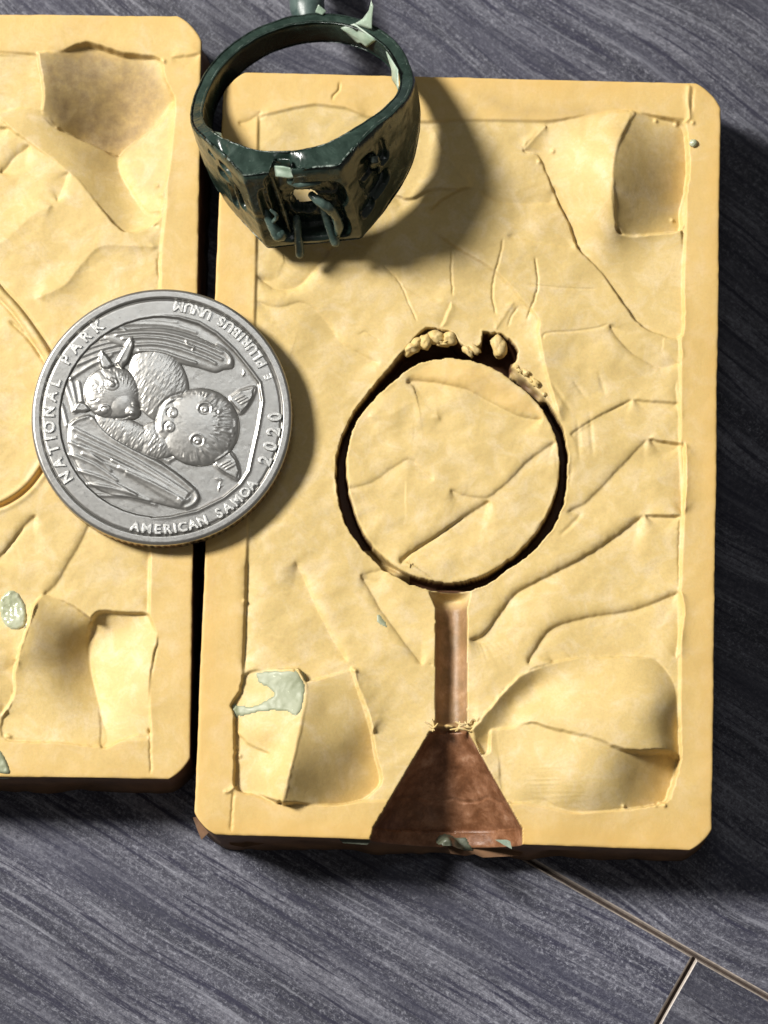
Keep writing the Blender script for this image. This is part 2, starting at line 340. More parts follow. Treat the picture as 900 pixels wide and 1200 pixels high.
# ------------------------------------------------------------------ mould halves
def thing(name, loc, label, cat, group=None):
    o = bpy.data.objects.new(name, None); o.location = loc; o.empty_display_size = .5; col.objects.link(o)
    o['label'] = label; o['category'] = cat
    if group: o['group'] = group
    return o
def build_mould(corners, radii, us, dv_, shape, label, seed):
    """corners TL TR BR BL in traced pixels; returns (root, block)"""
    TL, TR, BR, BL = map(lambda c: np.array(c, float), corners)
    Wd = (np.linalg.norm(TR-TL)+np.linalg.norm(BR-BL))/2; Hd = (np.linalg.norm(BL-TL)+np.linalg.norm(BR-TR))/2
    v = np.r_[0, .35, .9, np.arange(1.8, Hd-1.8, dv_), Hd-.9, Hd-.35, Hd]
    u = us(Wd); pw = 1.35
    def inset(vv, r0, r1):
        a = np.zeros_like(vv)
        m = vv < r0; a[m] = r0-r0*(1-((r0-vv[m])/r0)**pw)**(1/pw)
        m = vv > Hd-r1; a[m] = r1-r1*(1-(np.clip((vv[m]-Hd+r1)/r1, 0, 1))**pw)**(1/pw)
        return a
    iL = inset(v, radii[0], radii[3]); iR = inset(v, radii[1], radii[2])
    iL = iL+.5*lattice(v/60, v*0+3, seed)+.2*lattice(v/7, v*0, seed+1); iR = iR+.5*lattice(v/60, v*0+9, seed)+.2*lattice(v/7, v*0+5, seed+1)
    lo = iL[:, None]; hi = Wd-iR[:, None]; U = lo+(hi-lo)*(u/Wd)[None, :]
    V = np.repeat(v[:, None], len(u), 1)
    V = V+(.4*lattice(U/50, U*0+seed, seed+2))*(1-2*V/Hd)
    a = U/Wd; b = V/Hd
    XY = (TL[None, None]*((1-a)*(1-b))[..., None]+TR*(a*(1-b))[..., None]+BR*(a*b)[..., None]+BL*((1-a)*b)[..., None])
    fld = Field(XY[..., 0], XY[..., 1])
    edge = np.minimum(np.minimum(U-lo, hi-U), np.minimum(V, Hd-V)).ravel()
    st = shape(fld, edge)
    H = fld.H; H = H-1.3*np.exp(-(edge/.8))*(1+.5*lattice(fld.X/9, fld.Y/9, 77)) - .25*np.exp(-edge/4)
    pos = P(fld.X, fld.Y, 0.0); pos[:, 2] = H*S
    nr, nc = XY.shape[:2]; F1 = grid_faces(nr, nc)
    # boundary loop and skirt
    idx = np.arange(nr*nc).reshape(nr, nc)
    loop = np.r_[idx[0, :-1], idx[:-1, -1], idx[-1, ::-1][:-1], idx[::-1, 0][:-1]]
    cen = pos.mean(0); n = len(loop); P0 = pos[loop]
    tang = np.roll(P0, -3, 0)-np.roll(P0, 3, 0); nrm = np.stack([-tang[:, 1], tang[:, 0]], -1); nrm /= np.linalg.norm(nrm, axis=1)[:, None]+1e-9
    sgn = np.sign(((P0[:, :2]-cen[:2])*nrm).sum(1)); sgn[sgn == 0] = 1; nrm *= sgn[:, None]
    k = 9; ker = np.ones(2*k+1)/(2*k+1)
    nrm = np.stack([np.convolve(np.r_[nrm[-k:, i], nrm[:, i], nrm[:k, i]], ker, 'valid') for i in (0, 1)], -1)
    rings = []; s_ = np.arange(n)*1.0
    for q, (zz, off) in enumerate(((-.05, .004), (-.13, -.006), (-.35, .0), (-.55, .0), (-.70, .01), (-TH+.02, .045), (-TH+.001, .01))):
        R = P0.copy(); nz = .026*lattice(s_/40, s_*0+q*.5, seed+5)+.006*lattice(s_/12, s_*0+q*.4, seed+6)
        if q >= 4: nz *= 1.6
        R[:, :2] += nrm*(off+nz*min(1, q*.3))[:, None]
        R[:, 2] = np.minimum(P0[:, 2]-.012*(q+1), zz); rings.append(R)
    allv = np.vstack([pos]+rings); base = nr*nc; faces = [F1]; prev = loop
    mid = [0]*len(F1)
    for q in range(len(rings)):
        cur = base+q*n+np.arange(n); faces.append(np.stack([prev, cur, np.roll(cur, -1), np.roll(prev, -1)], -1)[:, ::-1]); mid += [1]*n; prev = cur
    # orientation: top faces must point up
    faces = np.vstack(faces)
    f0 = allv[faces[len(F1)//2]]; up = np.cross(f0[1]-f0[0], f0[2]-f0[0])[2]
    if up < 0: faces = faces[:, ::-1]
    root = thing('mould_half', tuple(P(*((TL+BR)/2), -TH)), label, 'ring mould', 'rubber mould halves lying side by side')
    me = mesh('casting_block', allv, faces)
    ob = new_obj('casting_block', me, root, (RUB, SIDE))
    ob.matrix_parent_inverse = Matrix.Translation(-Vector(root.location))
    me.polygons.foreach_set('material_index', np.array(mid, np.int32)[:len(me.polygons)])
    z = np.zeros(len(allv)); A = []
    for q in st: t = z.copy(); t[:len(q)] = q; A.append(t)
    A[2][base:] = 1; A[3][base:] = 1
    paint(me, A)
    return root

def bone(fld, edge, seed):
    fld.H += 4.6*fbm(fld.X/85+fld.Y/300, fld.Y/75, seed, 2) + .22*fbm(fld.X/22, fld.Y/22, seed+9, 3)

# groove of the ring, the sprue and the pouring funnel
OUTER = [(498,383),(486,395),(473,410),(458,427),(443,445),(428,464),(414,482),(401,508),(394,533),(393,559),(397,592),(407,618),(425,643),(449,667),(480,684),(506,692),
         (530,694),(553,691),(576,681),(597,665),(617,652),(634,636),(646,622),(654,607),(662,587),(665,566),(666,530),(660,500),(650,482),(641,467),(627,453),(612,440),(601,429),(606,420),(608,411),(603,402),(597,395),(590,390),(580,388),(566,387),
         (565,398),(562,404),(553,407),(545,405),(538,399),(533,390),(526,386),(514,384)]
INNER = [(462,445),(442,463),(425,482),(415,499),(410,515),(406,535),(406,552),(408,570),(412,588),(419,608),(429,629),(444,647),(462,662),(483,674),(506,680),(530,682),(553,678),(572,671),(590,660),(610,644),(627,625),(640,605),(649,585),(654,567),(656,548),(655,531),(652,515),(645,496),(634,478),(621,462),(605,449),(588,437),(568,427),(548,421),(528,419),(511,420),(495,423),(478,432)]
def shape_right(f, edge):
    X, Y = f.X, f.Y; bone(f, edge, 3)
    rim = [(303,137),(322,133),(345,127),(370,123),(405,127),(430,137),(480,143),(545,141),(640,142),(740,133),(803,140),(804,190),(803,270),(797,400),(797,520),(801,600),(796,700),(797,760),(796,890),(785,935),(740,948),(670,952),(600,938),(440,938),(330,942),(278,925),(283,840),(285,790),(290,640),(296,480),(300,330)]
    inn = f.mask(rim, 2.2); f.H *= .35+.65*f.mask(rim, 14); f.H -= 3.2*inn
    f.H += inn*.9*fbm(X/34+Y/50, Y/26, 61, 3)
    cr = f.crease; ct = f.cut
    # seen through and around the ring
    cr([(303,141),(322,134),(345,127),(370,123),(405,127),(430,138)], 2.2, 14, 2.2, 40)
    cr([(278,146),(291,142),(303,134),(306,130)], -2, 4, -2, 10, 5); ct([(398,95),(397,106),(391,112),(389,120)], 2.2, 1.2)
    cr([(500,250),(520,232),(540,222),(556,219)], 4, 25, -3, 25); cr([(508,150),(525,185),(545,210),(556,219)], 2, 20, 2, 6)
    cr([(455,225),(480,232),(505,222),(540,222)], 2, 12, -3, 20)
    cr([(300,322),(322,336),(345,336),(362,322),(380,300),(392,285)], -6, 18, -6, 6)
    cr([(298,352),(325,360),(350,354),(366,360),(384,378),(400,400),(420,413),(447,425)], -3, 5, -3, 22)
    cr([(430,295),(447,310),(466,328),(492,345),(520,352)], -1.6, 14, -1.6, 4)
    ct([(448,310),(462,322),(470,333),(480,356),(489,377)], 1.5, .9); ct([(530,290),(529,318),(531,347)], 2.0, .9)
    ct([(590,278),(586,300),(579,325),(577,345),(582,368)], 2.2, 1.0); ct([(627,300),(630,325),(628,345),(617,375)], 2.4, 1.0); ct([(609,357),(600,368),(595,383)], 1.6, .9)
    cr([(530,352),(522,372),(516,384)], 2, 8, -1, 8, 6); cr([(603,352),(590,372),(580,386)], 1, 10, 2, 10, 6)
    ct([(447,400),(430,388),(418,392)], .8, 1)
    # upper right facets
    cr([(560,221),(575,229),(590,235),(607,236),(655,235)], -2.6, 16, -2.6, 4); cr([(593,276),(630,282),(676,289)], -2.2, 20, -2.2, 4, 10)
    cr([(505,268),(540,293),(580,318),(607,347),(630,373),(631,392),(640,437),(653,480),(660,496)], 5, 34, 2.0, 6, 26)
    ct([(616,333),(660,337),(700,338)], .9, 1.0); ct([(636,400),(640,391),(672,388),(700,384),(714,379)], 1.4, 1.1)
    cr([(714,379),(722,392),(738,410),(755,421),(775,430),(798,424)], -3.5, 16, -3.5, 4, 6)
    cr([(667,510),(680,505),(700,492),(722,478),(742,467)], -2.6, 4, -2.6, 20, 6); ct([(668,509),(700,489),(740,468)], 1.6, 1.2)
    cr([(742,467),(768,470),(797,472)], 1, 14, -2.4, 20, 6)
    cr([(663,601),(690,586),(725,550),(760,513)], -3.2, 4, -3.2, 26, 12); cr([(760,513),(780,517),(801,520)], 3, 10, -4, 22, 5)
    ct([(655,628),(672,612),(684,598)], 1.4, 2.2)
    cr([(802,517),(803,560),(800,604)], 4, 12, -5, 13, 8); cr([(755,603),(775,604),(799,604)], 2, 10, -4.5, 14, 6)
    cr([(548,750),(565,746),(580,728),(600,700),(620,686),(668,662),(690,650),(720,630),(755,603)], -6.5, 5, -6.5, 26, 14)
    cr([(618,780),(622,770),(629,760),(640,743),(657,732),(690,723),(740,715),(775,703),(797,693)], -5.5, 5, -5.5, 24, 10)
    cr([(797,693),(801,715),(798,740),(793,772)], 2.5, 8, -2.5, 12, 5); ct([(797,604),(796,650),(797,690)], 1.6, 1.4)
    for (a, b) in (((676,485),(680,545)),((690,478),(696,540)),((668,440),(690,470)),((700,430),(712,470)),((640,440),(672,486)),((745,300),(748,340)),((650,520),(662,600)),((672,540),(660,590))):
        ct([a, b], .9, 2.6, 20)
    for yy, x0, x1 in ((320,795,799),(398,796,800),(470,794,799)): f.crease([(x0-1,yy-26),(x0,yy),(x1,yy+24)], 1.5, 3, -1, 4, 10)
    # upper right: ramp and pit
    f.patch([(640,146),(680,137),(739,131),(737,143),(726,168),(718,192),(716,215),(718,240),(721,268),(733,277),(790,271),(798,276),(799,330),(798,392),(770,389),(751,379),(737,363),(722,340),(705,316),(690,301),(678,288),(669,262),(656,236),(643,206),(631,180),(614,176),(624,162)],
            [(640,150,-2),(690,142,1),(739,131,2),(725,168,15),(717,205,22),(718,240,20),(722,268,9),(733,277,1),(631,180,-4),(645,206,-5),(660,240,-6),(677,285,-7),(680,200,8),(690,240,7),(700,300,-3),(730,352,-5),(765,386,-4.5),(797,390,-2.5),(797,280,-1),(765,278,-3),(760,330,-4),(616,175,-3)], keep=.0)
    f.patch([(740,131),(770,137),(790,141),(801,147),(805,170),(806,200),(803,225),(797,245),(796,268),(768,272),(745,275),(729,274),(721,262),(717,240),(716,212),(719,188),(727,166),(737,145)],
            [(740,133,2),(765,139,-4),(797,145,-8),(803,190,-13),(798,235,-13),(793,265,-10),(760,272,-5),(733,276,0),(722,264,8),(717,212,22),(721,185,18),(735,150,6),(745,205,10),(755,240,3),(775,200,-4)])
    f.flush()
    cr([(614,175),(628,160),(641,146)], 3, 9, 3, 7, 4); cr([(648,215),(657,238),(672,266),(677,286)], -3, 4, -3, 18, 10)
    f.crease([(808,98),(806,118),(808,138),(800,143)], 2.5, 3, 2.5, 3, 5); ct([(812,100),(811,132)], 1.5, 1.4)
    for (bx, by) in ((793,143),(812,144),(789,255),(800,264),(769,140),(648,177),(632,189)): f.H += 2.6*np.exp(-((X-bx)**2+(Y-by)**2)/5.0)
    # lower right bump and hollow
    cr([(556,851),(575,829),(595,805),(620,787),(650,776)], 6, 24, 0, 20, 10)
    f.patch([(553,856),(575,830),(595,806),(620,787),(665,773),(690,771),(760,771),(772,777),(782,788),(790,806),(794,835),(796,884),(788,882),(775,880),(745,882),(720,877),(700,868),(670,860),(640,852),(622,846),(600,852),(577,853),(573,866),(572,880),(566,882),(560,868)],
            [(556,855,2),(575,831,4),(597,806,4),(620,789,3),(665,775,0),(700,773,-1),(760,773,-1),(782,790,-2),(600,825,-5),(625,803,-5),(640,815,-1),(665,825,7),(700,822,11),(735,822,13),(765,822,11),(783,825,5),(795,850,-6),(795,883,-5),(622,845,4),(660,852,9),(700,866,13),(745,880,13),(775,879,8),(590,845,-4),(572,878,-8),(570,862,-6)])
    f.patch([(582,855),(600,853),(622,848),(640,853),(670,861),(700,869),(720,878),(745,883),(775,881),(795,886),(792,905),(786,925),(772,941),(700,950),(670,951),(655,945),(636,936),(600,940),(588,922),(586,890)],
            [(583,858,-3),(600,856,-2),(622,850,1),(670,864,8),(700,871,11),(720,880,9),(745,886,1),(775,884,-10),(793,888,-16),(586,890,-3),(590,920,-3),(610,935,-1),(636,935,-1),(660,930,5),(700,930,7),(725,925,4),(745,915,-3),(785,915,-18),(770,940,-13),(700,949,0),(670,950,-1),(655,900,7),(620,900,1)])
    f.flush()
    f.H += .22*f.mask([(610,900),(640,890),(690,935),(670,948),(620,932)], 10)*lattice(X/40, Y/1.6, 8)
    for (bx, by) in ((731,945),(768,943),(775,940),(779,944),(612,992)): f.H += 3*np.exp(-((X-bx)**2+(Y-by)**2)/4.0)
    # lower left ridge and pit
    cr([(345,655),(357,680),(370,710),(384,738),(397,760),(408,776)], -4.5, 5, -4.5, 26, 16)
    cr([(423,674),(436,694),(447,714),(470,746),(496,780)], -4, 26, -4, 5, 8); cr([(421,675),(440,669),(456,664)], -2.4, 4, -2.4, 14, 5)
    ct([(502,778),(508,779)], 1, 1)
    cr([(289,650),(288,700),(286,750),(284,790)], -4, 14, -2.5, 4, 30)
    f.patch([(346,786),(358,800),(412,786),(418,800),(426,822),(434,850),(438,880),(446,911),(438,925),(420,937),(385,942),(345,941),(331,940),(338,915),(347,880),(356,835),(359,812)],
            [(346,786,3),(359,800,5),(395,786,0),(412,784,-1),(420,806,-2),(430,840,-6),(437,880,-15),(445,908,-18),(438,925,-18),(400,938,-10),(352,938,6),(334,937,12),(340,905,19),(349,870,14),(359,825,8),(385,830,2),(400,870,0),(372,895,6),(410,905,-9)], jag=.4)
    f.patch([(286,792),(300,786),(345,785),(353,790),(358,803),(359,815),(354,845),(346,885),(338,915),(331,939),(305,931),(278,924),(276,900),(275,840),(272,825),(281,812)],
            [(286,793,-4),(300,787,-3),(345,786,7),(357,803,6),(359,822,8),(350,868,15),(340,905,19),(332,936,12),(305,930,-2),(279,922,-6),(276,890,-5),(275,840,-5),(273,826,-5),(315,830,3),(315,880,1),(310,858,4)], jag=.9)
    f.flush()
    cr([(411,780),(416,796),(424,820),(433,848),(436,862)], 7, 16, 0, 10, 8)
    cr([(276,856),(292,872),(318,884)], 1.2, 10, -2, 12, 8); ct([(274,925),(272,950),(270,976)], 2.0, 1.3); f.crease([(266,930),(273,924),(279,918)], 3, 3, 2, 3, 4)
    for (bx, by) in ((417,786),(287,704),(276,875),(281,885),(265,928)): f.H += 2.4*np.exp(-((X-bx)**2+(Y-by)**2)/4.5)
    # disc inside the ring
    disc = f.mask(INNER, 3)
    f.H += disc*2.0
    cr([(476,449),(484,445),(500,446),(517,449),(546,456),(575,471),(605,486),(636,492)], -5.0, 5, -5.0, 20, 5)
    cr([(430,488),(451,487),(468,480),(484,471),(498,478),(517,493)], 2.4, 16, 2.4, 14, 10)
    cr([(406,574),(425,569),(443,561),(460,548),(476,539),(484,541),(491,548),(509,563)], -3.0, 5, -3.0, 20, 8)
    cr([(526,573),(536,578),(546,581),(572,583),(590,570),(605,556),(619,541),(636,528),(652,518)], -3.5, 4, -3.5, 22, 8)
    cr([(470,662),(472,655),(480,648),(495,638),(509,630),(528,618),(552,600),(575,586)], -5.5, 5, -5.5, 30, 6); ct([(471,660),(480,649),(509,630),(545,604)], 2, 1.3)
    f.H += 1.3*disc*fbm(X/30, Y/22, 70, 2)
    # ring groove
    sdo = inside_dist(X, Y, smooth_line(OUTER+[OUTER[0]], 3)[:-1]) if False else None
    i = f.near(OUTER, 12); jx = X[i]+.8*lattice(X[i]/6, Y[i]/6, 91); jy = Y[i]+.8*lattice(X[i]/6, Y[i]/6, 93)
    so = inside_dist(jx, jy, np.array(OUTER)); si = inside_dist(jx, jy, smooth_line(INNER+[INNER[0]], 3)[:-1])
    g = np.minimum(so, -si); head = np.clip((470-Y[i])/70, 0, 1); mean = 9+9*head
    dep = (32+26*head)*np.clip(np.where(g > 0, 1-(1-np.clip(g/(2.4+2.5*head), 0, 1))**2, 0), 0, 1)
    # shallow flashed piece on the lower left, small crumbs on the upper right
    shal = np.exp(-(((X[i]-460)/26)**2+((Y[i]-672)/12)**2)*1.2)
    dep = dep*(1-.78*shal)
    fl = .6+.5*lattice(X[i]/11, Y[i]/11, 12); dep = np.where((X[i] > 598)&(Y[i] > 424)&(Y[i] < 470)&(so < 9), dep*.4*fl, dep)
    f.H[i] -= dep
    lip = np.exp(-(np.abs(g+1.2)/1.6)**2)*(.3+.6*lattice(X[i]/11, Y[i]/11, 4)); f.H[i] += lip*(g < 0)
    groove = np.zeros(X.shape); groove[i] = sstep(dep/14)  # where the groove's painted shade goes
    # sprue (half cylinder) and funnel (half cone)
    yc = Y; t1 = np.clip((yc-686)/26, 0, 1)**.7; xl = 496+14*t1; xr = 556-8*t1
    xr = np.where(yc > 850, 549, xr); xl = np.where(yc > 850, 507, xl)
    t2 = np.clip((yc-857)/113, 0, 1); fun = yc > 857
    xl = np.where(fun, 503-66*t2, xl); xr = np.where(fun, 549+63*t2, xr)
    xl = np.where(yc > 970, 437-(yc-970)*.25, xl); xr = np.where(yc > 970, 612.5, xr)
    xc = (xl+xr)/2; rr = (xr-xl)/2; q = np.clip(1-((X-xc)/rr)**2, 0, 1)
    jq = .8*lattice(X/4, Y/8, 51); on = (yc > 688) & (np.abs(X+jq-xc) < rr)
    d2 = rr*np.sqrt(q)*np.where(fun, .92, 1.25)
    d2 = np.where(yc > 969, d2*.93+2*0, d2)
    d2 = d2*sstep((yc-686)/16)
    # torn web of rubber between sprue and funnel
    web = np.exp(-((yc-851+2.5*lattice(X/7, X*0, 9))/3.2)**2)*(.42+.30*lattice(X/5, Y/5, 15))
    d2 = d2*(1-np.clip(web, 0, .8))
    d2 = d2+np.where(fun & on, 1.0*fbm(X/22, Y/16, 88, 3)+1.2*sstep(1-np.abs(yc-932-6*lattice(X/14, X*0, 3))/3), .3*fbm(X/10, Y/30, 89, 2)*on)
    f.H = np.where(on, np.minimum(f.H, 0)*np.exp(-d2/4)-d2, f.H)
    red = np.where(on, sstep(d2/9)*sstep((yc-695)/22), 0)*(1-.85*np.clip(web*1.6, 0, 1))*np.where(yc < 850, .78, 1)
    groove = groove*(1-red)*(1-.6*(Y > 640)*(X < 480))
    dirt_shade = .9*f.mask([(745,880),(790,888),(785,925),(750,935),(735,915)], 20)*.35 + .25*f.mask([(350,870),(420,880),(435,925),(340,935)], 16) + .3*f.mask([(722,150),(800,145),(803,240),(745,272),(720,250)], 10)+.35*f.mask([(560,110),(600,120),(640,128),(690,125),(700,133),(600,138)], 12)  # brown on pit faces turned from the window is painted shade
    edge_r = sstep((26-edge)/26)*.35+(1-inn)*.55
    lowy = sstep((Y-940)/50)*.4
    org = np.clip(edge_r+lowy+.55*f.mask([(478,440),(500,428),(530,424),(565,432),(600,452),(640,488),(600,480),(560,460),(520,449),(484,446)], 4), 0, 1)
    return red, dirt_shade, org*(1-red), 1-groove

def shape_left(f, edge):
    X, Y = f.X, f.Y; bone(f, edge, 23); cr = f.crease; ct = f.cut
    rim = [(-320,62),(45,63),(187,70),(198,110),(194,240),(187,300),(184,420),(176,560),(174,722),(185,750),(175,800),(174,866),(60,868),(-320,860)]
    inn = f.mask(rim, 2.4); f.H *= .35+.65*f.mask(rim, 14); f.H -= 2.6*inn; f.H += inn*.9*fbm(X/34+Y/50, Y/26, 161, 3)
    ct([(-60,60),(0,61),(42,64)], 1.4, 1.2)
    cr([(0,202),(8,194),(16,183),(35,169)], -4.5, 6, -3.5, 22, 3); cr([(-20,146),(0,148),(10,149)], 2, 12, -3, 20, 5)
    cr([(80,200),(77,207),(72,223),(66,236)], -3, 4, -3, 14, 5); cr([(-40,300),(0,286),(20,268),(40,251),(62,240)], 2.6, 16, 2.6, 14, 8)
    cr([(40,352),(75,335),(93,312),(117,289),(150,288),(188,289)], 3.2, 22, 3.2, 9, 14)
    cr([(150,268),(170,264),(187,262)], 1, 8, -3, 8, 6); ct([(188,292),(186,305),(187,330)], 2, 1.5)
    cr([(200,68),(216,66),(236,63)], 1, 20, -1.5, 14, 5)
    f.patch([(45,63),(60,62),(72,61),(85,55),(99,51),(110,52),(120,55),(144,63),(165,65),(187,70),(191,90),(203,117),(192,131),(181,141),(165,150),(149,159),(135,171),(112,162),(88,154),(64,145),(51,132),(52,109),(49,85)],
            [(47,66,4),(72,63,-2),(99,54,-9),(144,66,-10),(185,73,-5),(195,100,-5),(202,117,-8),(52,109,3),(51,130,-3),(70,146,-13),(88,154,-25),(112,162,-33),(135,171,-40),(160,153,-31),(181,141,-20),(110,110,-17),(150,100,-20),(75,100,-4),(150,130,-29)])
    f.patch([(135,171),(149,159),(165,150),(181,141),(203,118),(202,150),(200,185),(195,208),(190,225),(187,246),(172,247),(160,232),(150,214),(141,200),(137,185)],
            [(136,172,-26),(160,153,-20),(181,141,-12),(202,119,-3),(200,185,0),(188,245,-3),(165,238,-11),(150,214,-17),(139,190,-22),(170,180,-12),(172,215,-9)])
    f.patch([(-4,132),(30,126),(51,131),(64,145),(88,154),(112,162),(135,171),(137,185),(141,200),(150,214),(160,232),(174,247),(187,248),(178,262),(152,270),(140,266),(128,254),(105,225),(92,210),(80,200),(60,184),(35,166),(10,148)],
            [(0,140,-1),(35,165,-1),(80,200,-1),(105,225,-2),(128,253,-5),(152,268,-8),(30,128,-2),(50,132,-4),(88,156,-13),(112,164,-19),(135,173,-27),(138,190,-24),(150,214,-19),(172,245,-10),(187,250,-5),(178,260,-6)])
    f.flush()
    # impression of the band, half of it raised, half of it sunk
    i = f.near([(-60,280),(60,430)], 10)
    d, sd, al, L = line_dist(X[i], Y[i], smooth_line([(-40,300),(-18,320),(0,342),(14,357),(26,372),(38,389),(50,407),(62,430)])); f.H[i] += 6.5*np.sqrt(np.clip(1-(d/5.0)**2, 0, 1))-2.2*np.exp(-((d-6.5)/2)**2)
    ct([(10,375),(25,388),(38,403),(50,421)], 3.5, 2.2)
    orc = np.zeros(X.shape)
    arc = smooth_line([(-60,600),(-30,600),(0,592),(16,584),(27,576),(38,565),(50,548),(60,530)]); i = f.near(arc, 20)
    d, sd, al, L = line_dist(X[i], Y[i], arc); f.H[i] -= 8*sstep((4-d)/3.2); f.H[i] += 1.5*np.exp(-((d-6)/3)**2); orc[i] = .8*sstep((6-d)/4)
    cr([(-10,662),(0,652),(16,633),(29,615),(43,603)], -4.5, 5, -4.5, 20, 6); ct([(0,652),(16,633),(29,616)], 1.6, 1.2)
    cr([(110,606),(102,619),(93,638),(80,660),(64,686),(50,698)], -3.5, 24, -3.5, 5, 8)
    f.patch([(50,698),(75,705),(104,724),(103,735),(100,745),(101,760),(106,785),(111,806),(116,840),(120,872),(60,868),(8,866),(2,846),(9,832),(15,815),(17,787),(22,768),(29,750),(36,728),(42,708)],
            [(50,699,-1),(80,707,-4),(102,727,-10),(100,748,-22),(104,780,-24),(111,806,-20),(117,845,-9),(120,870,-3),(60,866,-3),(10,864,-3),(10,834,-6),(17,790,-3),(22,768,5),(36,728,7),(43,708,4),(70,750,-4),(60,800,-4),(70,830,-5)])
    f.patch([(104,733),(109,723),(116,717),(125,716),(140,718),(170,719),(176,727),(184,748),(180,765),(176,790),(174,830),(175,858),(160,860),(140,867),(120,875),(118,850),(113,815),(106,785),(101,760),(101,745)],
            [(104,733,-20),(116,718,-10),(140,719,-9),(170,720,-8),(184,748,1),(178,780,1),(175,830,0),(174,856,-2),(140,866,-3),(120,872,-4),(117,850,-10),(112,815,-17),(106,785,-21),(101,757,-24),(140,760,-12),(145,810,-6),(130,735,-16)], jag=.5)
    f.flush()
    cr([(45,704),(36,730),(28,752),(21,771)], -1, 10, 3.5, 26, 14); cr([(22,771),(16,788),(16,806),(12,822),(0,838)], 3, 14, -4, 18, 8)
    cr([(176,640),(175,690),(174,722)], 1.0, 10, -4, 12, 26); ct([(174,850),(176,866),(176,880),(177,908)], 2, 1.2); ct([(174,852),(176,864)], 3, 2)
    ct([(-40,862),(0,866),(60,869)], 1.0, 1.5)
    for (bx, by) in ((8,862),(11,863),(66,146),(184,216),(189,228),(192,72)): f.H += 2.4*np.exp(-((X-bx)**2+(Y-by)**2)/5)
    ct([(184,300),(187,340),(186,380)], 1.5, 1.6)
    dirt_shade = f.mask([(48,70),(72,60),(99,52),(144,63),(180,76),(196,112),(170,145),(135,170),(90,153),(56,132)], 12)*.95+f.mask([(80,165),(130,172),(135,200),(100,190)], 14)*.45+f.mask([(140,170),(198,130),(195,230),(160,220)], 8)*.38  # real soiling of the hollow, deepened with painted shade
    dirt_shade += .35*f.mask([(40,710),(100,740),(104,790),(40,780)], 14)  # face falling to the right darkened, shade put into the colour
    org = np.clip(sstep((24-edge)/24)*.3+(1-inn)*.38+orc+.35*f.mask([(120,80),(190,80),(200,115),(150,150)], 14), 0, 1)
    return np.zeros(X.shape), np.clip(dirt_shade, 0, 1), org, np.ones(X.shape)
def us_r(W): return np.r_[0, .35, .9, np.arange(1.8, W-1.8, 1.15), W-.9, W-.35, W]
def us_l(W): return np.r_[np.arange(0, W-290, 9.0), np.arange(W-290, W-1.8, 1.2), W-.9, W-.35, W]
mould_r = build_mould([(263,84),(845,98),(834,997),(227,977)], (26,30,26,26), us_r, 1.15, shape_right,
    'tan rubber mould half with dark ring-shaped groove and reddish brown funnel', 5)
mould_l = build_mould([(-372,13),(236.5,19),(222,913),(-378,905)], (26,30,26,26), us_l, 1.2, shape_left,
    'tan rubber mould half cut off by the left photo edge, dirty hollow near top', 9)
def part(name, V, Fc, mat, parent, smooth=True, label=None):
    loc = Vector(parent.matrix_world.translation) if parent.type != 'EMPTY' else Vector(parent.location)
    o = new_obj(name, mesh(name, V, Fc, smooth), parent, (mat,)); o.matrix_parent_inverse = Matrix.Translation(-Vector(parent.location))
    if label: o['label'] = label
    return o
def px(x, y, h): p = P(x, y, 0); p[..., 2] = h*S; return p
# crumbs of rubber standing in the groove
for n_, (x, y, rx, ry, h, rot) in enumerate([(482,407,9,6.5,-4,.7),(489,400,7,6,-4,.4),(499,399,6.5,8,-3,.1),(512,393,9,7,-3,-.1),(527,394,8,6.5,-3,-.4),(520,400,7,3.5,-6,0),(585,403,8,11.5,-4,.1),(587,410,6,6,-8,0)]):
    V, Fc = blob(px(x, y, h-7), (rx*1.2*S, ry*1.2*S, 10*S), n_+3, .22, 24, rot); part('bead', V, Fc, RUB, mould_r)
for n_, (x, y, r) in enumerate([(609,434,2.6),(617,437,3.4),(628,448,4.2),(638,462,2.4),(623,446,1.8),(606,429,2.0),(557,409,5),(549,411,5)]):
    V, Fc = blob(px(x, y, -2), (r*1.5*S, r*S, r*.9*S), n_+30, .5, 12, -.8); part('crumb', V, Fc, RUB, mould_r)
# torn threads between sprue and funnel
for n_, pts in enumerate([[(502,850),(508,853),(513,848)],[(498,846),(505,851),(509,856)],[(534,846),(542,849),(551,847)],[(536,856),(541,850),(548,853)],[(528,855),(540,854),(552,857)],[(506,843),(508,849),(507,857)],[(545,846),(549,852),(555,853)],[(539,846),(538,852),(534,857)],[(550,848),(553,843),(559,846)]]):
    V, Fc = tube([px(a, b, 0+1.0*((k+n_) % 2)) for k, (a, b) in enumerate(pts)], [.9*S, 1.5*S, .8*S], 8, rough=.25, seed=n_); part('rubber_thread', V, Fc, RUB, mould_r)
V, Fc = tube([px(479,657,.5), px(480,661,1), px(480,665,.5)], [.5*S, .7*S, .5*S], 8); part('rubber_thread', V, Fc, RUB, mould_r)

